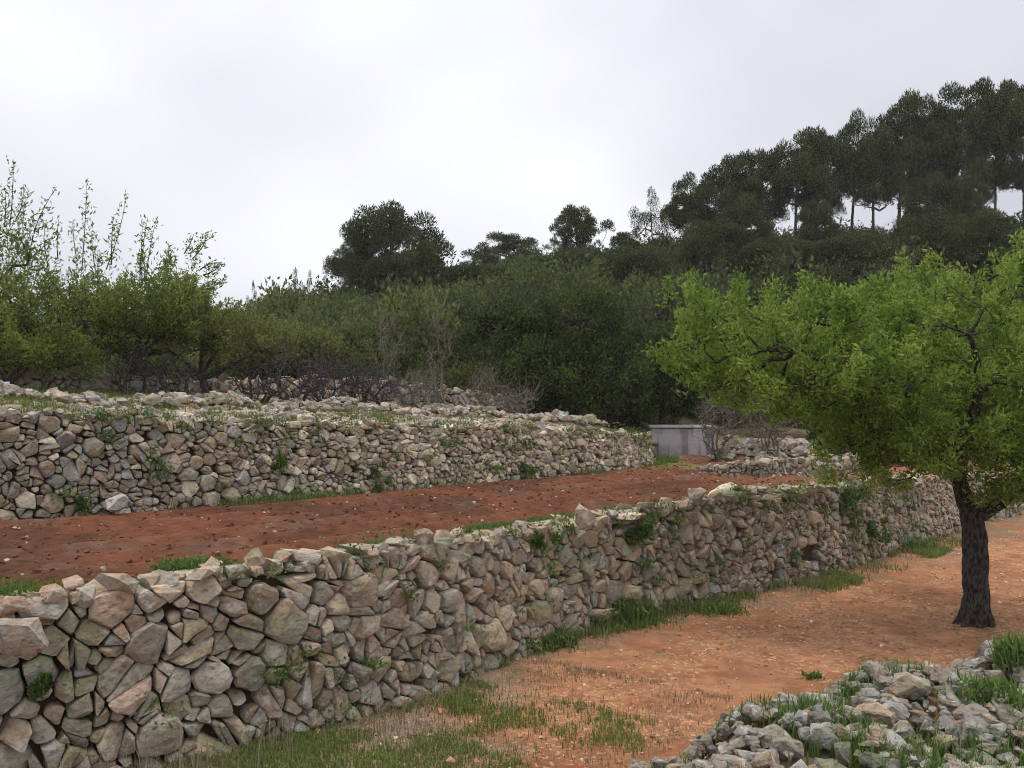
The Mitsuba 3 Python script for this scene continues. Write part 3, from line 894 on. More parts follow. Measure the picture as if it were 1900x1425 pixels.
bare('gnarled bare almond with dark forking branches above the middle of the upper wall', 548, 772, 16.6, 1.15, .85, 55, 'bark_dark', 41, 5, 1.3, .008, .06)
bare('bare dark stem cluster right of the leaning trunk on the left terrace', 322, 752, 16.0, .75, .4, 40, 'bark_dark', 42, 3, 1.0, .006, .045)
bare('bare grey twiggy shrub beside the concrete tank', 1335, 850, 22.6, 1.5, .62, 130, 'bark_grey', 43, 5, .8, .006, .035)
bare('second bare grey shrub right of the tank under the green almond crown', 1428, 850, 22.4, 1.45, .6, 120, 'bark_grey', 44, 5, .8, .006, .035)
bare('tall pale bare sapling in front of the olive scrub', 722, 735, 22.5, 2.2, .42, 50, 'bark_grey', 45, 6, .35, .005, .025)
bare('pale bare saplings left of the dark evergreen', 815, 748, 23.0, 2.2, .45, 50, 'bark_grey', 46, 6, .4, .005, .025)
bare('small bare purple grey shrub on the grey rubble', 640, 760, 18.5, .85, .7, 90, 'bark_dark', 47, 4, 1.2, .005, .03)
bare('bare thin shrub left of the dark evergreen foot', 905, 775, 22.5, 1.1, .55, 80, 'bark_grey', 48, 4, 1, .005, .03)
bare('dim bare shrub in the shade under the right almond', 1590, 870, 20.6, 1.1, .6, 110, 'bark_dark', 49, 5, 1, .006, .04)

# ------------------------------------------------------------------ dark evergreens in the middle


def dense(label, px, py, Y, blobs, n, leafmat, seed, leaf=(.13, .065), name='evergreen_tree', cat='tree', trunk=True):
    """dense bush: leaf clumps on the outer shell of lumpy blobs"""
    rng = np.random.default_rng(seed)
    key = thing(name, label, cat)
    b = P(px, py, Y)
    w = np.array([x[2] for x in blobs], float); w /= w.sum()
    cen, dirs, tone = [], [], []
    stems = []
    for (c, r, _), k in zip(blobs, rng.multinomial(n, w)):
        m = max(3, k // 90)
        cl = ball(rng, m, c, r, .55)
        ct = rng.random(m)
        i = rng.integers(0, m, k)
        q = cl[i] + rng.normal(0, .13, (k, 3))
        cen.append(q); dirs.append((q - c) / np.asarray(r) * .5 + rng.normal(0, .7, (k, 3)) + [0, 0, .25]); tone.append(ct[i] ** 2 * .8 + rng.normal(.12, .15, k))
        stems.append(tube(spline([b - [0, 0, .2], b * .6 + c * .4 + rng.normal(0, .12, 3), c], 8), np.linspace(.10, .03, 8), 7, .2))
        for t in cl[::3]:
            stems.append(tube([c, (c + t) / 2 + rng.normal(0, .04, 3), t], [.03, .018, .008], 4))
    part(key, 'trunk', shape(join(stems), 'bark_dark', smooth=True))
    part(key, 'crown', shape(leaf_cards(rng, np.vstack(cen), np.vstack(dirs), leaf[0], leaf[1], np.clip(np.concatenate(tone), 0, 1)), leafmat))
    return key


dense('dense dark evergreen tree in the centre reaching down behind the upper wall', 1080, 800, 25.6,
      [PB(1075, 600, 25.6, 1.2, 1.2, .95, 4), PB(1020, 690, 25.2, 1.1, 1.1, .9, 4), PB(1120, 700, 25.2, 1.3, 1.2, 1.0, 5), PB(1060, 760, 25.2, 1.2, 1.1, .6, 3)], 26000, 'leaf_dark', 51)
dense('dark evergreen bush left of the central evergreen beyond the far terrace wall', 930, 770, 26.4,
      [PB(930, 615, 26.4, 1.0, 1.1, .8, 3), PB(900, 680, 26.2, 1.0, 1.1, .75, 3), PB(960, 700, 26, .8, 1.0, .8, 2.6)], 17000, 'leaf_dark', 52)
dense('dark evergreen bush right of the central evergreen above the concrete tank', 1225, 795, 26.6,
      [PB(1215, 660, 26.6, 1.1, 1.1, .9, 3), PB(1260, 720, 26.4, .9, 1.0, .7, 2.5), PB(1180, 740, 26.2, .9, 1.0, .7, 2.5)], 17000, 'leaf_dark', 53)
dense('dark shrub mass in shade behind the right almond trunk', 1610, 880, 24,
      [PB(1570, 800, 24, .9, .9, .7, 2), PB(1650, 800, 24.3, 1.0, .9, .8, 2), PB(1740, 790, 24.3, 1.1, .9, .9, 2.4)], 12000, 'leaf_dark', 54, name='shrub', cat='shrub')
dense('dark shrub at the right edge behind the almond crown', 1860, 890, 27,
      [PB(1840, 800, 27, 1.2, 1.0, 1.0, 2), PB(1930, 780, 27, 1.4, 1.2, 1.2, 2)], 12000, 'leaf_dark', 55, name='shrub', cat='shrub')
dense('olive green bush on the hillside just right of the left trees', 450, 690, 23.5,
      [PB(440, 655, 23.5, .9, .8, .42, 2), PB(520, 650, 24, .9, .8, .45, 2), PB(590, 655, 24.5, .7, .8, .4, 1.5)], 11000, 'leaf_olive', 56, name='shrub', cat='shrub')
dense('greenish bush between the pale saplings', 690, 700, 26, [PB(660, 650, 26, 1.0, .9, .5, 2), PB(750, 640, 26.5, 1.0, .9, .6, 2)], 10000, 'leaf_scrub', 57, name='shrub', cat='shrub')

# ------------------------------------------------------------------ pines


def pine_mesh(seed, clumps=46, tufts=360, height=1.0, flat=.34, open_=.0, low=.45, needle=.2):
    """a unit pine 8 m tall, crown half-width 3 m: (trunk+limbs mesh, crown mesh)"""
    rng = np.random.default_rng(seed)
    H = 6.0
    lean = rng.normal(0, .35, 2)
    tr = spline([[0, 0, -.6], [lean[0] * .3, lean[1] * .3, H * .35], [lean[0] * .9, lean[1] * .7, H * .7], [lean[0], lean[1], H * .93]], 20)
    C = []
    while len(C) < clumps:
        d = rng.uniform(-1, 1, 3)
        q = np.linalg.norm(d)
        if q > 1 or q < .35 or d[2] < -.75:
            continue
        c = np.array([d[0] * 2.45, d[1] * 2.3, H * (low + (1 - low) * .5) + d[2] * H * (1 - low) * .48])
        if d[2] < -.1 and np.hypot(d[0], d[1]) < .4:
            continue
        if all(np.linalg.norm((c - e) * [1, 1, 1.3]) > .60 for e in C) or rng.random() < .05:
            C.append(c)
    for a in rng.uniform(0, 2 * np.pi, 3):          # limbs that reach out of the crown
        C.append(np.array([math.cos(a) * 2.9, math.sin(a) * 2.9, H * rng.uniform(low + .25, .8)]))
    C = np.array(C) + np.array([*lean, 0]) * .8
    rad = rng.uniform(.30, .86, len(C))
    nodes, par, ends = connect(list(tr[8:]), C - [0, 0, .2], rng, .2, .06)
    w = [tube(tr, np.interp(np.linspace(0, 1, 20), [0, .1, 1], [.20, .15, .05]), 9, .15, seed), twigs(nodes, par, .02, .4, .09, 5)]
    cen, dr_, tone = [], [], []
    for c, r in zip(C, rad):
        k = int(tufts * (r / .6) ** 2 * rng.uniform(.7, 1.2))
        d = rng.normal(size=(k, 3)); d /= np.linalg.norm(d, axis=1, keepdims=True)
        d[:, 2] = np.where(d[:, 2] < -.35, -d[:, 2], d[:, 2])
        q = c + d * (rng.random((k, 1)) ** .45) * r * np.array([1.0, 1.0, .85])
        cen.append(q); dr_.append(d + rng.normal(0, .45, d.shape) + [0, 0, .5]); tone.append(np.clip(rng.random() * .65 + rng.normal(.12, .14, k), 0, 1))
    return join(w), leaf_cards(rng, np.vstack(cen), np.vstack(dr_), needle, .05, np.concatenate(tone), .5)


PINES = [pine_mesh(61, 48, 330, low=.30), pine_mesh(62, 54, 330, low=.25), pine_mesh(63, 44, 330, low=.34), pine_mesh(64, 84, 310, low=.0)]
SPARSE = pine_mesh(65, 26, 120, low=.3)
pine_shapes = [(shape(a, 'bark_pine', smooth=True), shape(b, 'leaf_pine')) for a, b in PINES + [SPARSE]]


def pine(label, px, Y, top, wpx, var, rot, base=None, name='pine_tree', group=None):
    x = (px - 950) / F * Y
    zb = float(hill([[x, Y]])[0]) if base is None else base
    zt = CAMZ - (top - HY) / F * Y
    sz = (zt - zb) / 6.3
    sx = wpx / F * Y / 6.0
    key = thing(name, label, 'tree', group)
    M = T().translate([x, Y, zb]).rotate([0, 0, 1], rot).scale([sx, sx, sz])
    for nm, s in zip(('trunk', 'crown'), pine_shapes[var]):
        part(key, nm, {**s, 'to_world': M})
    return key


pine('lone broad pine standing out against the sky left of centre', 730, 44, 364, 205, 3, 20)
pine('small pine leaning out on the left of the lone broad pine', 672, 45, 428, 120, 2, 100)
pine('low bushy pine filling the foot of the lone broad pine', 745, 43, 455, 170, 3, 50)
pine('distant round topped pine on the ridge between the lone pine and the twin topped pine', 942, 56, 428, 150, 0, 200)
pine('twin topped pine on the ridge in the centre', 1080, 46, 380, 120, 1, 300)
pine('lower bushy pine beneath the twin topped pine', 1060, 44, 460, 190, 3, 40)
pine('thin sparse young pine on the ridge against the sky', 1214, 48, 352, 80, 4, 10)
pine('small sparse pine just left of the big pine group', 1285, 47, 395, 95, 4, 130)
pine('little pine left of the thin sparse young pine', 1160, 48, 425, 75, 0, 60)
for nth, px, Yp, tp, w, var, rot in (('leftmost tall pine of the right-hand group reaching out over the slope', 1290, 49, 322, 120, 2, 30), ('second tall pine of the right-hand group with a rounded crown', 1340, 50, 290, 150, 1, 80),
        ('third tall pine of the right-hand group', 1408, 51, 268, 150, 0, 140), ('fourth tall pine of the right-hand group', 1475, 50, 256, 140, 2, 210), ('fifth tall pine of the right-hand group with a stepped crown', 1535, 51, 228, 130, 1, 250),
        ('sixth tall pine of the right-hand group with a pointed top', 1580, 52, 210, 120, 2, 290), ('seventh tall pine of the right-hand group, a low one before the domed crown', 1622, 50, 236, 120, 0, 20), ('tall pine with the domed crown in the right-hand group', 1668, 51, 170, 150, 1, 80),
        ('thin tall pine between the domed crown and the broad pine', 1738, 51, 186, 110, 2, 120), ('broad tall pine second from the right edge', 1800, 50, 150, 165, 1, 10), ('slim tall pine just left of the tallest one', 1850, 50, 172, 110, 0, 170), ('tallest pine cut off by the right edge', 1905, 49, 130, 150, 1, 190)):
    pine(nth, px, Yp, tp, w, var, rot)
pine('dark pine behind the gap in the right-hand group', 1740, 54, 190, 130, 0, 320)
pine('low dark pine on the slope under the left end of the group', 1330, 44, 395, 170, 3, 220)
pine('low dark pine on the slope below the second tall pine', 1440, 42, 430, 190, 3, 120)
pine('low dark pine on the slope below the middle of the group', 1580, 42, 425, 200, 3, 20)
pine('low dark pine on the slope right of the sky gap', 1720, 42, 385, 180, 3, 270)
pine('low dark pine at the right edge of the slope', 1850, 42, 380, 190, 3, 330)
pine('dark mid-height pine filling the slope between the first two tall pines', 1385, 46, 350, 110, 3, 15)
pine('dark mid-height pine filling the slope between the second and third tall pines', 1515, 46, 360, 90, 3, 95)
pine('dark mid-height pine right of the sky gap under the domed crown', 1735, 46, 305, 120, 3, 185)
pine('dark mid-height pine under the broad tall pine at the right', 1800, 45, 310, 110, 3, 255)
for nth, a, b, c in (('first', 470, 545, 30), ('second', 505, 538, 24), ('third', 545, 516, 40), ('fourth', 572, 520, 30), ('fifth', 605, 515, 36), ('last', 640, 508, 40)):
    pine(f'small pointed young pine on the left skyline, {nth} of the row from the left', a, 42, b - 14, c, 4, a, group='young pines along the left skyline')
pine('low bushy pine on the slope above the central evergreen', 1180, 42, 450, 170, 3, 75)
pine('low pine on the hillside left of the central evergreen', 880, 44, 478, 170, 3, 160)

# ------------------------------------------------------------------ scrub covering the hillside


def scrub_mesh(seed, n=2600):
    rng = np.random.default_rng(seed)
    cl = ball(rng, 34, [0, 0, .35], [1.0, 1.0, .75], .55)
    cl = cl[cl[:, 2] > -.05]
    ct = rng.random(len(cl))
    i = rng.integers(0, len(cl), n)
    c = cl[i] + rng.normal(0, .16, (n, 3))
    return leaf_cards(rng, c, c * [.6, .6, .8] + rng.normal(0, 1.0, (n, 3)) + [0, 0, .1], .12, .065, np.clip(ct[i] * .75 + rng.normal(.12, .15, n), 0, 1), .3)


for k in range(4):
    for mname, m in (('green', 'leaf_scrub'), ('dark', 'leaf_pine'), ('olive', 'leaf_scrub_light')):
        if mname == 'olive' and k > 1:
            continue
        scene[f'group_scrub_{mname}_{k}'] = dict(type='shapegroup', bush=shape(scrub_mesh(70 + k), m))
labels['hillside_scrub'] = dict(label='mixed evergreen scrub covering the hillside below the pines', category='scrub', kind='stuff')
rng = np.random.default_rng(80)
cnt = 0
for _ in range(1500):
    Yy = rng.uniform(24, 60)
    x = rng.uniform(-.66, .66) * Yy
    px = 950 + x / Yy * F
    if Yy < np.interp(x, LX, LY) + .8 or (px < 430 and Yy < 30 and rng.random() < .7):
        continue
    z = float(hill([[x, Yy]])[0])
    s = rng.choice([.6, .85, 1.15, 1.6], p=[.3, .35, .25, .1]) * rng.uniform(.85, 1.15) * np.interp(Yy, [24, 34, 60], [.75, 1.15, 1.2])
    if Yy > 50 and px > 1250:
        s *= .7
    pdark = np.interp(px, [900, 1250], [.18, .72])
    mname = 'dark' if rng.random() < pdark else ('olive' if rng.random() < .45 and px < 900 else 'green')
    kk = rng.integers(0, 2 if mname == 'olive' else 4)
    zs = s * rng.uniform(.75, 1.6)
    if HY - (z - .1 + 1.2 * zs - CAMZ) / Yy * F < np.interp(px, [300, 380, 450, 545, 620, 840, 1000, 1250, 1600, 1900], [590, 580, 562, 538, 522, 490, 470, 435, 415, 390]):
        continue
    cnt += 1
    scene[f'hillside_scrub__{cnt:03d}'] = dict(type='instance', group=dict(type='ref', id=f'group_scrub_{mname}_{kk}'),
                                               to_world=T().translate([x, Yy, z - .1]).rotate([0, 0, 1], rng.uniform(0, 360)).scale([s, s, zs]))
print('scrub', cnt)

# ------------------------------------------------------------------ concrete tank
key = thing('water_tank', 'low pale grey concrete water tank at the far end of the red strip', 'tank')
def bev(ext, c, r=.02):
    import manifold3d as m3
    a = np.array(ext) / 2 - r
    pts = np.array([[x, y, z] for x in (-1, 1) for y in (-1, 1) for z in (-1, 1)]) * a
    o = np.array([[1, 0, 0], [-1, 0, 0], [0, 1, 0], [0, -1, 0], [0, 0, 1], [0, 0, -1]]) * r
    v, f = hull((pts[:, None] + o[None]).reshape(-1, 3))
    return v + np.array(c), f, np.zeros((len(v), 2))
part(key, 'tank_wall', shape(join([bev((1.75, .16, .75), (4.62, 25.0, 1.55)), bev((1.75, .16, .75), (4.62, 26.3, 1.55)), bev((.16, 1.14, .75), (3.83, 25.65, 1.55)), bev((.16, 1.14, .75), (5.41, 25.65, 1.55))]), 'mat_concrete'))
part(key, 'rim', shape(join([bev((1.85, .24, .07), (4.62, 25.0, 1.962)), bev((1.85, .24, .07), (4.62, 26.3, 1.962)), bev((.24, 1.05, .07), (3.83, 25.65, 1.963)), bev((.24, 1.05, .07), (5.41, 25.65, 1.963))]), 'mat_concrete'))

# ------------------------------------------------------------------ grass, weeds, pebbles


def blades(rng, roots, h, w, tone, lean=.45):
    n = len(roots)
    a = rng.uniform(0, 2 * np.pi, n)
    out = np.column_stack([np.cos(a), np.sin(a), np.zeros(n)])
    side = np.column_stack([-np.sin(a), np.cos(a), np.zeros(n)])
    H, W = h * rng.uniform(.5, 1.4, (n, 1)), w * rng.uniform(.7, 1.3, (n, 1))
    l = rng.uniform(.1, 1.0, (n, 1)) * lean
    mid = roots + out * H * l * .35 + np.array([0, 0, .6]) * H
    tip = roots + out * H * l + np.array([0, 0, 1]) * H * (1 - .35 * l)
    v = np.stack([roots - side * W / 2, roots + side * W / 2, mid + side * W * .4, mid - side * W * .4, tip], 1).reshape(-1, 3)
    i = np.arange(n)[:, None] * 5
    f = np.vstack([i + np.array([[0, 1, 2]]), i + np.array([[0, 2, 3]]), i + np.array([[3, 2, 4]])])
    uv = np.repeat(np.column_stack([np.broadcast_to(tone, n), rng.random(n)]), 5, 0)
    return v, f, np.clip(uv, 0, 1)


def ground_px(px, py, strip, guess=0.0):
    """where the sight line through a pixel meets a sheet"""
    z = guess
    for _ in range(6):
        Yd = (CAMZ - z) * F / (py - HY)
        xy = np.array([(px - 950) / F * Yd, Yd])
        z = float(strip.z(xy)[0])
    return np.array([*xy, z])


rng = np.random.default_rng(90)
# grass along the foot of the middle wall, thick towards the bottom of the picture
def scatter_grass(n, strip, smin, smax, line, omin, omax, thresh, seed, h, w, freq=1.1):
    rng = np.random.default_rng(seed)
    s, o = rng.uniform(smin, smax, n), omin + (omax - omin) * rng.random(n) ** 1.3
    xy = line.xy(s) + line.normal(s) * o[:, None]
    d = meshkit.fbm(np.column_stack([xy * freq, np.full(n, seed)]), 3, seed)
    keep = d > thresh(s, o)
    xy = xy[keep]
    r = np.column_stack([xy, strip.z(xy) - .01])
    return blades(rng, r, h, w, np.clip(.25 + 1.0 * (d[keep] - .4) + rng.normal(.1, .2, keep.sum()), 0, 1))


gj = np.random.default_rng(89)
smA, smB = at_px(MID, 330), at_px(MID, 1740)
sL = at_px(MID, 850)
g1 = scatter_grass(52000, lower, smA - 1.5, sL, MID, .1, 2.3, lambda s, o: np.interp(o, [.1, .5, 1.3, 2.3], [.56, .52, .53, .68]) + np.interp(s, [sL - 1.6, sL], [0, .08]) + gj.normal(0, .11, len(s)), 91, .065, .009, 2.2)
g2 = scatter_grass(40000, lower, sL, smB, MID, .05, .8, lambda s, o: gj.normal(0, .08, len(s)) + np.interp(o, [.05, .3, .8], [.51, .57, .68]), 92, .10, .010)
g1d = scatter_grass(26000, lower, smA - 1.5, sL + 1, MID, .1, 2.4, lambda s, o: gj.normal(0, .14, len(s)) + .56, 98, .055, .007, 1.4)
g1e = scatter_grass(2600, lower, smA - 1, smB, MID, .0, .7, lambda s, o: gj.normal(0, .14, len(s)) + .60, 99, .30, .006, 1.4)
g1d = join([g1d, g1e])
g1d = (g1d[0], g1d[1], g1d[2] * [.5, 1])
single('grass', shape(g1d, 'leaf_dry'), 'dry straw coloured grass along the foot of the middle wall', 'grass', 'stuff')
single('grass', shape(join([g1, g2]), 'leaf_turf'), 'short green grass along the foot of the middle wall', 'grass', 'stuff')
g3 = scatter_grass(30000, red, at_px(MID, -60), at_px(MID, 1300), MID, -.75, -.28, lambda s, o: np.interp(s, [at_px(MID, 60), at_px(MID, 130), at_px(MID, 400)], [.36, .5, .53]), 93, .11, .010)
g4 = scatter_grass(14000, red, at_px(UP, 300), at_px(UP, 1330), UP, .0, .5, lambda s, o: gj.normal(0, .08, len(s)) + .57 + o * .2, 94, .13, .012)
single('grass', shape(join([g3, g4]), 'leaf_weed'), 'thin weeds and grass along the edges of the red ploughed strip', 'grass', 'stuff')
s_a, s_b = at_px(UP, -40), at_px(UP, 1000)
g5 = scatter_grass(30000, upper, s_a, s_b, UP, -4.0, -.25, lambda s, o: gj.normal(0, .06, len(s)) + .55 + .05 * np.interp(s, [s_a, s_b], [0, 1]), 95, .14, .016, .8)
single('grass', shape(g5, 'leaf_olive'), 'rough grass on the ground above the upper wall', 'grass', 'stuff')
sfa, sfb = at_px(FLOOR, 1000), sf1
g6r = np.random.default_rng(96)
n = 60000
s, o = g6r.uniform(sfa - 1.0, sfb, n), g6r.uniform(-.4, 2.0, n)
xy = FLOOR.xy(s) + FLOOR.normal(s) * o[:, None]
d = meshkit.fbm(np.column_stack([xy * 1.6, np.full(n, 3.)]), 3, 8)
kp = d + g6r.normal(0, .09, n) > .52
r6 = np.column_stack([xy[kp], [max(ridge(a, b) - .05, 0 if b < -.6 else .1) for a, b in zip(s[kp], o[kp])]])
single('grass', shape(blades(g6r, r6, .13, .010, np.clip(g6r.normal(.45, .25, kp.sum()), 0, 1)), 'leaf_weed'), 'green weeds growing through the bottom right rubble wall', 'grass', 'stuff')


def stones_scatter(rng, pts, sizes, flat, tone_fn):
    protos = [rock(np.random.default_rng(500 + k), 1.0, flat, 9) for k in range(24)]
    out = []
    for p, s in zip(pts, sizes):
        v, f = protos[rng.integers(24)]
        a = rng.uniform(0, 2 * np.pi)
        R = np.array([[math.cos(a), -math.sin(a), 0], [math.sin(a), math.cos(a), 0], [0, 0, 1]])
        out.append((v @ R.T * s + p, f, const_uv(len(v), *tone_fn(rng))))
    return join(out)


rng = np.random.default_rng(97)
u, v_ = rng.random(60000), rng.random(60000)
idx = (u * 899).astype(int), (v_ * 109).astype(int)
pt = lower.p[idx] + np.column_stack([rng.normal(0, .03, (60000, 2)), np.zeros(60000)])
vis = (abs(pt[:, 0] / np.maximum(pt[:, 1], .1)) < .6) & (pt[:, 1] > 4.4) & (pt[:, 1] < 24)
pt = pt[vis]
dn = meshkit.fbm(np.column_stack([pt[:, :2] * .8, np.zeros(len(pt))]), 3, 4)
pt = pt[rng.random(len(pt)) < .15 + 1.4 * np.clip(dn - .42, 0, 1)][:11000]
sz = .016 + .042 * rng.random(len(pt)) ** 3 + .05 * rng.random(len(pt)) ** 22
pt[:, 2] = lower.z(pt[:, :2]) + sz * .12
single('gravel', shape(stones_scatter(rng, pt, sz, .6, lambda r: (r.random(), r.random())), 'mat_pebble'), 'small pale stones and crumbs scattered over the orange soil', 'gravel', 'stuff')
idx = (rng.random(50000) * 699).astype(int), (rng.random(50000) * 119).astype(int)
pt = red.p[idx] + np.column_stack([rng.normal(0, .03, (50000, 2)), np.zeros(50000)])
pt = pt[(abs(pt[:, 0] / np.maximum(pt[:, 1], .1)) < .6) & (pt[:, 1] > 5) & (pt[:, 1] < 24)][:6500]
sz = .02 + .06 * rng.random(len(pt)) ** 2.5
pt[:, 2] = red.z(pt[:, :2]) + sz * .1
single('soil_clods', shape(stones_scatter(rng, pt, sz, .7, lambda r: (r.random() ** 1.5, r.random())), 'mat_clod'), 'crumbly red clods lying on the ploughed strip', 'soil', 'stuff')
# rubble crumbs on the ground above the upper wall
n = 8000
s, o = rng.uniform(s_a, at_px(UP, 1150), n), rng.uniform(-4.5, -.2, n)
xy = UP.xy(s) + UP.normal(s) * o[:, None]
sz = .05 + .2 * rng.random(n) ** 2
pt = np.column_stack([xy, upper.z(xy) + sz * .12])
single('rubble', shape(stones_scatter(rng, pt, sz, .65, lambda r: tone_grey(r, 0, 0)), 'mat_stone'), 'broken grey stones strewn over the ground above the upper wall', 'rubble', 'stuff')


def weed(label, pos, n, h, spread, mat='leaf_weed', w=.022, seed=0, hang=False, name='weed'):
    rng = np.random.default_rng(seed)
    pos = np.asarray(pos, float)
    if hang:                       # plant rooted in the wall face: broad leaves in a loose tuft
        sub = pos + rng.normal(0, 1, (7, 3)) * [spread * .6, spread * .25, h * .6]
        sub[0] = pos
        sr = rng.uniform(.25, .6, 7)
        w_ = rng.choice(7, n, p=sr / sr.sum())
        c = sub[w_] + ball(rng, n, [0, 0, 0], [spread, spread * .5, h], .1) * sr[w_][:, None]
        m = leaf_cards(rng, c, c - pos + rng.normal(0, .3, c.shape) * spread + [0, -.1, .05], .075, .035, np.clip(rng.normal(.45, .25, n), 0, 1))
    else:
        r = pos + np.column_stack([np.clip(rng.normal(0, spread * .5, n), -1.1 * spread, 1.1 * spread), np.clip(rng.normal(0, spread * .4, n), -1.1 * spread, 1.1 * spread), np.full(n, -.02)])
        m = join([blades(rng, r, h, w, np.clip(rng.normal(.45, .22, n), 0, 1), .7),
                  leaf_cards(rng, r + np.column_stack([np.zeros((n, 2)), rng.uniform(0, h * .7, n)]), rng.normal(0, 1, (n, 3)) + [0, 0, .6], h * .35, w * 1.3, np.clip(rng.normal(.5, .22, n), 0, 1))])
    single(name, shape(m, mat), label, 'plant')


def joint_weeds(line, sa, sb, n, seed, label):
    """small weeds sprouting from the joints and along the top of a wall"""
    rng = np.random.default_rng(seed)
    C, D, tn = [], [], []
    for _ in range(n):
        a = rng.uniform(sa, sb)
        top, bs = line.get('top', a), line.get('base', a)
        onto = rng.random() < .6
        h = top + rng.uniform(-.06, .05) if onto else rng.uniform(bs + .1, top)
        o = rng.uniform(-.3, .05) if onto else .06 + .12 * (top - h) - .06
        q = np.array([*(line.xy(a) + line.normal(a) * o), h])
        m = int(rng.integers(12, 70))
        r = rng.uniform(.04, .11)
        C.append(q + rng.normal(0, r, (m, 3)) * [1.2, .6, .6]); D.append(rng.normal(0, 1, (m, 3)) + [0, 0, .8]); tn.append(np.clip(rng.random() * .8 + rng.normal(0, .15, m), 0, 1))
    single('wall_weeds', shape(leaf_cards(rng, np.vstack(C), np.vstack(D), .055, .022, np.concatenate(tn)), 'leaf_weed'), label, 'weeds', 'stuff')


joint_weeds(MID, at_px(MID, 0), at_px(MID, 1700), 120, 130, 'small weeds sprouting from the joints and top of the middle wall')
joint_weeds(UP, at_px(UP, 0), at_px(UP, 1200), 130, 131, 'small weeds sprouting from the joints and top of the upper wall')


def gp(px, py):
    return ground_px(px, py, lower)


weed('big green weed clump against the middle wall below the upright stone', gp(1135, 1150), 900, .34, .42, seed=1)
weed('low weeds right of the big clump along the wall foot', gp(1215, 1130), 450, .20, .35, seed=2)
weed('small dark weed patch on the orange soil edge right of the big clump', gp(1320, 1132), 420, .12, .34, seed=3)
weed('green tuft at the wall foot left of the big weed clump', gp(1020, 1195), 380, .2, .26, seed=4)
weed('dark green tuft at the wall foot below the middle stones', gp(890, 1228), 420, .22, .24, seed=5)
weed('tiny lone weed out on the orange soil', gp(1505, 1255), 70, .08, .08, seed=6)
weed('weeds at the wall foot below the dark hole', gp(1480, 1062), 260, .22, .25, seed=7)
weed('weeds at the wall foot just left of the almond trunk', gp(1690, 1018), 260, .2, .35, seed=8)


def on_wall(line, px, py):
    s = at_px(line, px)
    xy = line.xy(s) + line.normal(s) * .06
    return np.array([*xy, CAMZ - (py - HY) / F * xy[1]])


weed('dark bushy plant hanging over the top of the middle wall right of the upright stone', on_wall(MID, 1175, 985), 420, .16, .22, seed=11, hang=True, name='wall_plant')
weed('ivy like plant hanging on the far part of the middle wall', on_wall(MID, 1568, 935), 600, .28, .22, seed=12, hang=True, name='wall_plant')
weed('second green plant low on the far part of the middle wall', on_wall(MID, 1605, 985), 420, .2, .2, seed=13, hang=True, name='wall_plant')
weed('dark round tuft growing in the upper wall left of its middle', on_wall(UP, 517, 865), 320, .16, .15, seed=14, hang=True, name='wall_plant')
weed('dark tuft at the foot of the upper wall below the middle', on_wall(UP, 690, 885), 320, .17, .16, seed=15, hang=True, name='wall_plant')
weed('wide green tuft at the foot of the upper wall right of the middle', on_wall(UP, 965, 872), 420, .13, .3, seed=16, hang=True, name='wall_plant')
weed('small plant in a joint near the left end of the middle wall', on_wall(MID, 92, 1275), 160, .09, .06, seed=17, hang=True, name='wall_plant')
weed('green patch growing between stones on top of the middle wall centre', on_wall(MID, 990, 1010), 220, .1, .1, seed=18, hang=True, name='wall_plant')
weed('small plant at the foot of the upper wall near its left end', on_wall(UP, 150, 945), 200, .09, .16, seed=19, hang=True, name='wall_plant')
weed('bright green grassy clump on the left end of the red strip edge', ground_px(40, 1118, red, 1.1), 1100, .16, .5, 'leaf_grass', .012, seed=20)
weed('green tuft on the red strip edge behind the left stones', ground_px(355, 1055, red, 1.1), 700, .12, .26, seed=21)
weed('green grass tuft at the bottom in front of the rubble wall', np.array([*(FLOOR.xy(at_px(FLOOR, 1440)) + FLOOR.normal(at_px(FLOOR, 1440)) * .55), .66]), 500, .2, .2, 'leaf_grass', .012, seed=22)
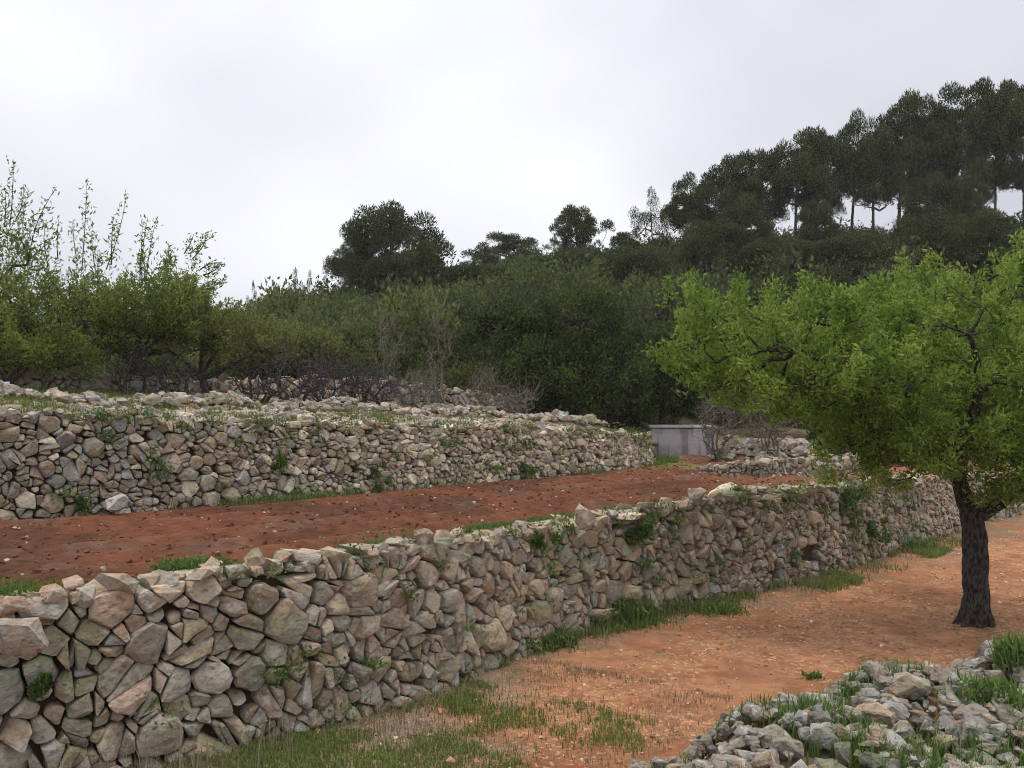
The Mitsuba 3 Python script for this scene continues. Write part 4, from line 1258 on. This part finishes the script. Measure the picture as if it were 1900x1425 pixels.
weed('upright green plant on the bottom right rubble near the right edge', np.array([*(FLOOR.xy(at_px(FLOOR, 1830)) + FLOOR.normal(at_px(FLOOR, 1830)) * .25), .9]), 320, .2, .14, seed=23)
weed('leafy plant among the rubble below the trunk at the right', np.array([*(FLOOR.xy(at_px(FLOOR, 1700)) + FLOOR.normal(at_px(FLOOR, 1700)) * .5), .8]), 300, .17, .18, seed=24)


for label, px, py, Y, h, sp, n, sd in (('low bare tree with dark twisted trunk at the left end of the far rubble wall', 235, 742, 15.8, .9, .5, 34, 61),
                                       ('low bare tree left of the gnarled bare almond', 470, 760, 16.9, .85, .5, 34, 62),
                                       ('low bare grey tree between the gnarled almond and the purple grey shrub', 605, 765, 18.0, 1.0, .6, 45, 63),
                                       ('bare grey shrub in front of the far rubble wall left of the pale sapling', 690, 775, 19.0, .9, .6, 80, 64),
                                       ('bare grey shrub between the pale saplings on the upper terrace', 770, 775, 20.0, .9, .6, 80, 65),
                                       ('bare grey shrub at the right end of the upper terrace', 960, 785, 21.5, .8, .5, 70, 66)):
    bare(label, px, py, Y, h, sp, n, 'bark_grey' if sd > 64 else 'bark_dark', sd, 4, 1.2, .0065, .05)

# ------------------------------------------------------------------ thin moist air
scene['moist_air'] = dict(type='homogeneous', albedo=dict(type='rgb', value=[.96, .96, .96]), sigma_t=0.0006)
scene['haze'] = dict(type='cube', to_world=T().translate([0, 30, 14]).scale([1700, 1700, 17]), bsdf=dict(type='null'), interior=dict(type='ref', id='moist_air'))
labels['haze'] = dict(label='thin moist air over the terraces and the wooded hill', category='haze', kind='stuff')
scene['camera']['medium'] = dict(type='ref', id='moist_air')

# fallen leaves and bits of straw on the orange soil under the almond
rng = np.random.default_rng(120)
n = 1100
q = np.column_stack([rng.normal(5.2, 1.5, n), rng.normal(10.9, 1.4, n)])
q3 = np.column_stack([q, lower.z(q) + .012])
single('leaf_litter', shape(leaf_cards(rng, q3, np.column_stack([rng.normal(0, 1, (n, 2)), rng.normal(0, .12, n)]), .05, .02, np.clip(rng.normal(.6, .3, n), 0, 1)), 'leaf_dry'), 'dry fallen leaves on the orange soil under the bright almond', 'leaf litter', 'stuff')
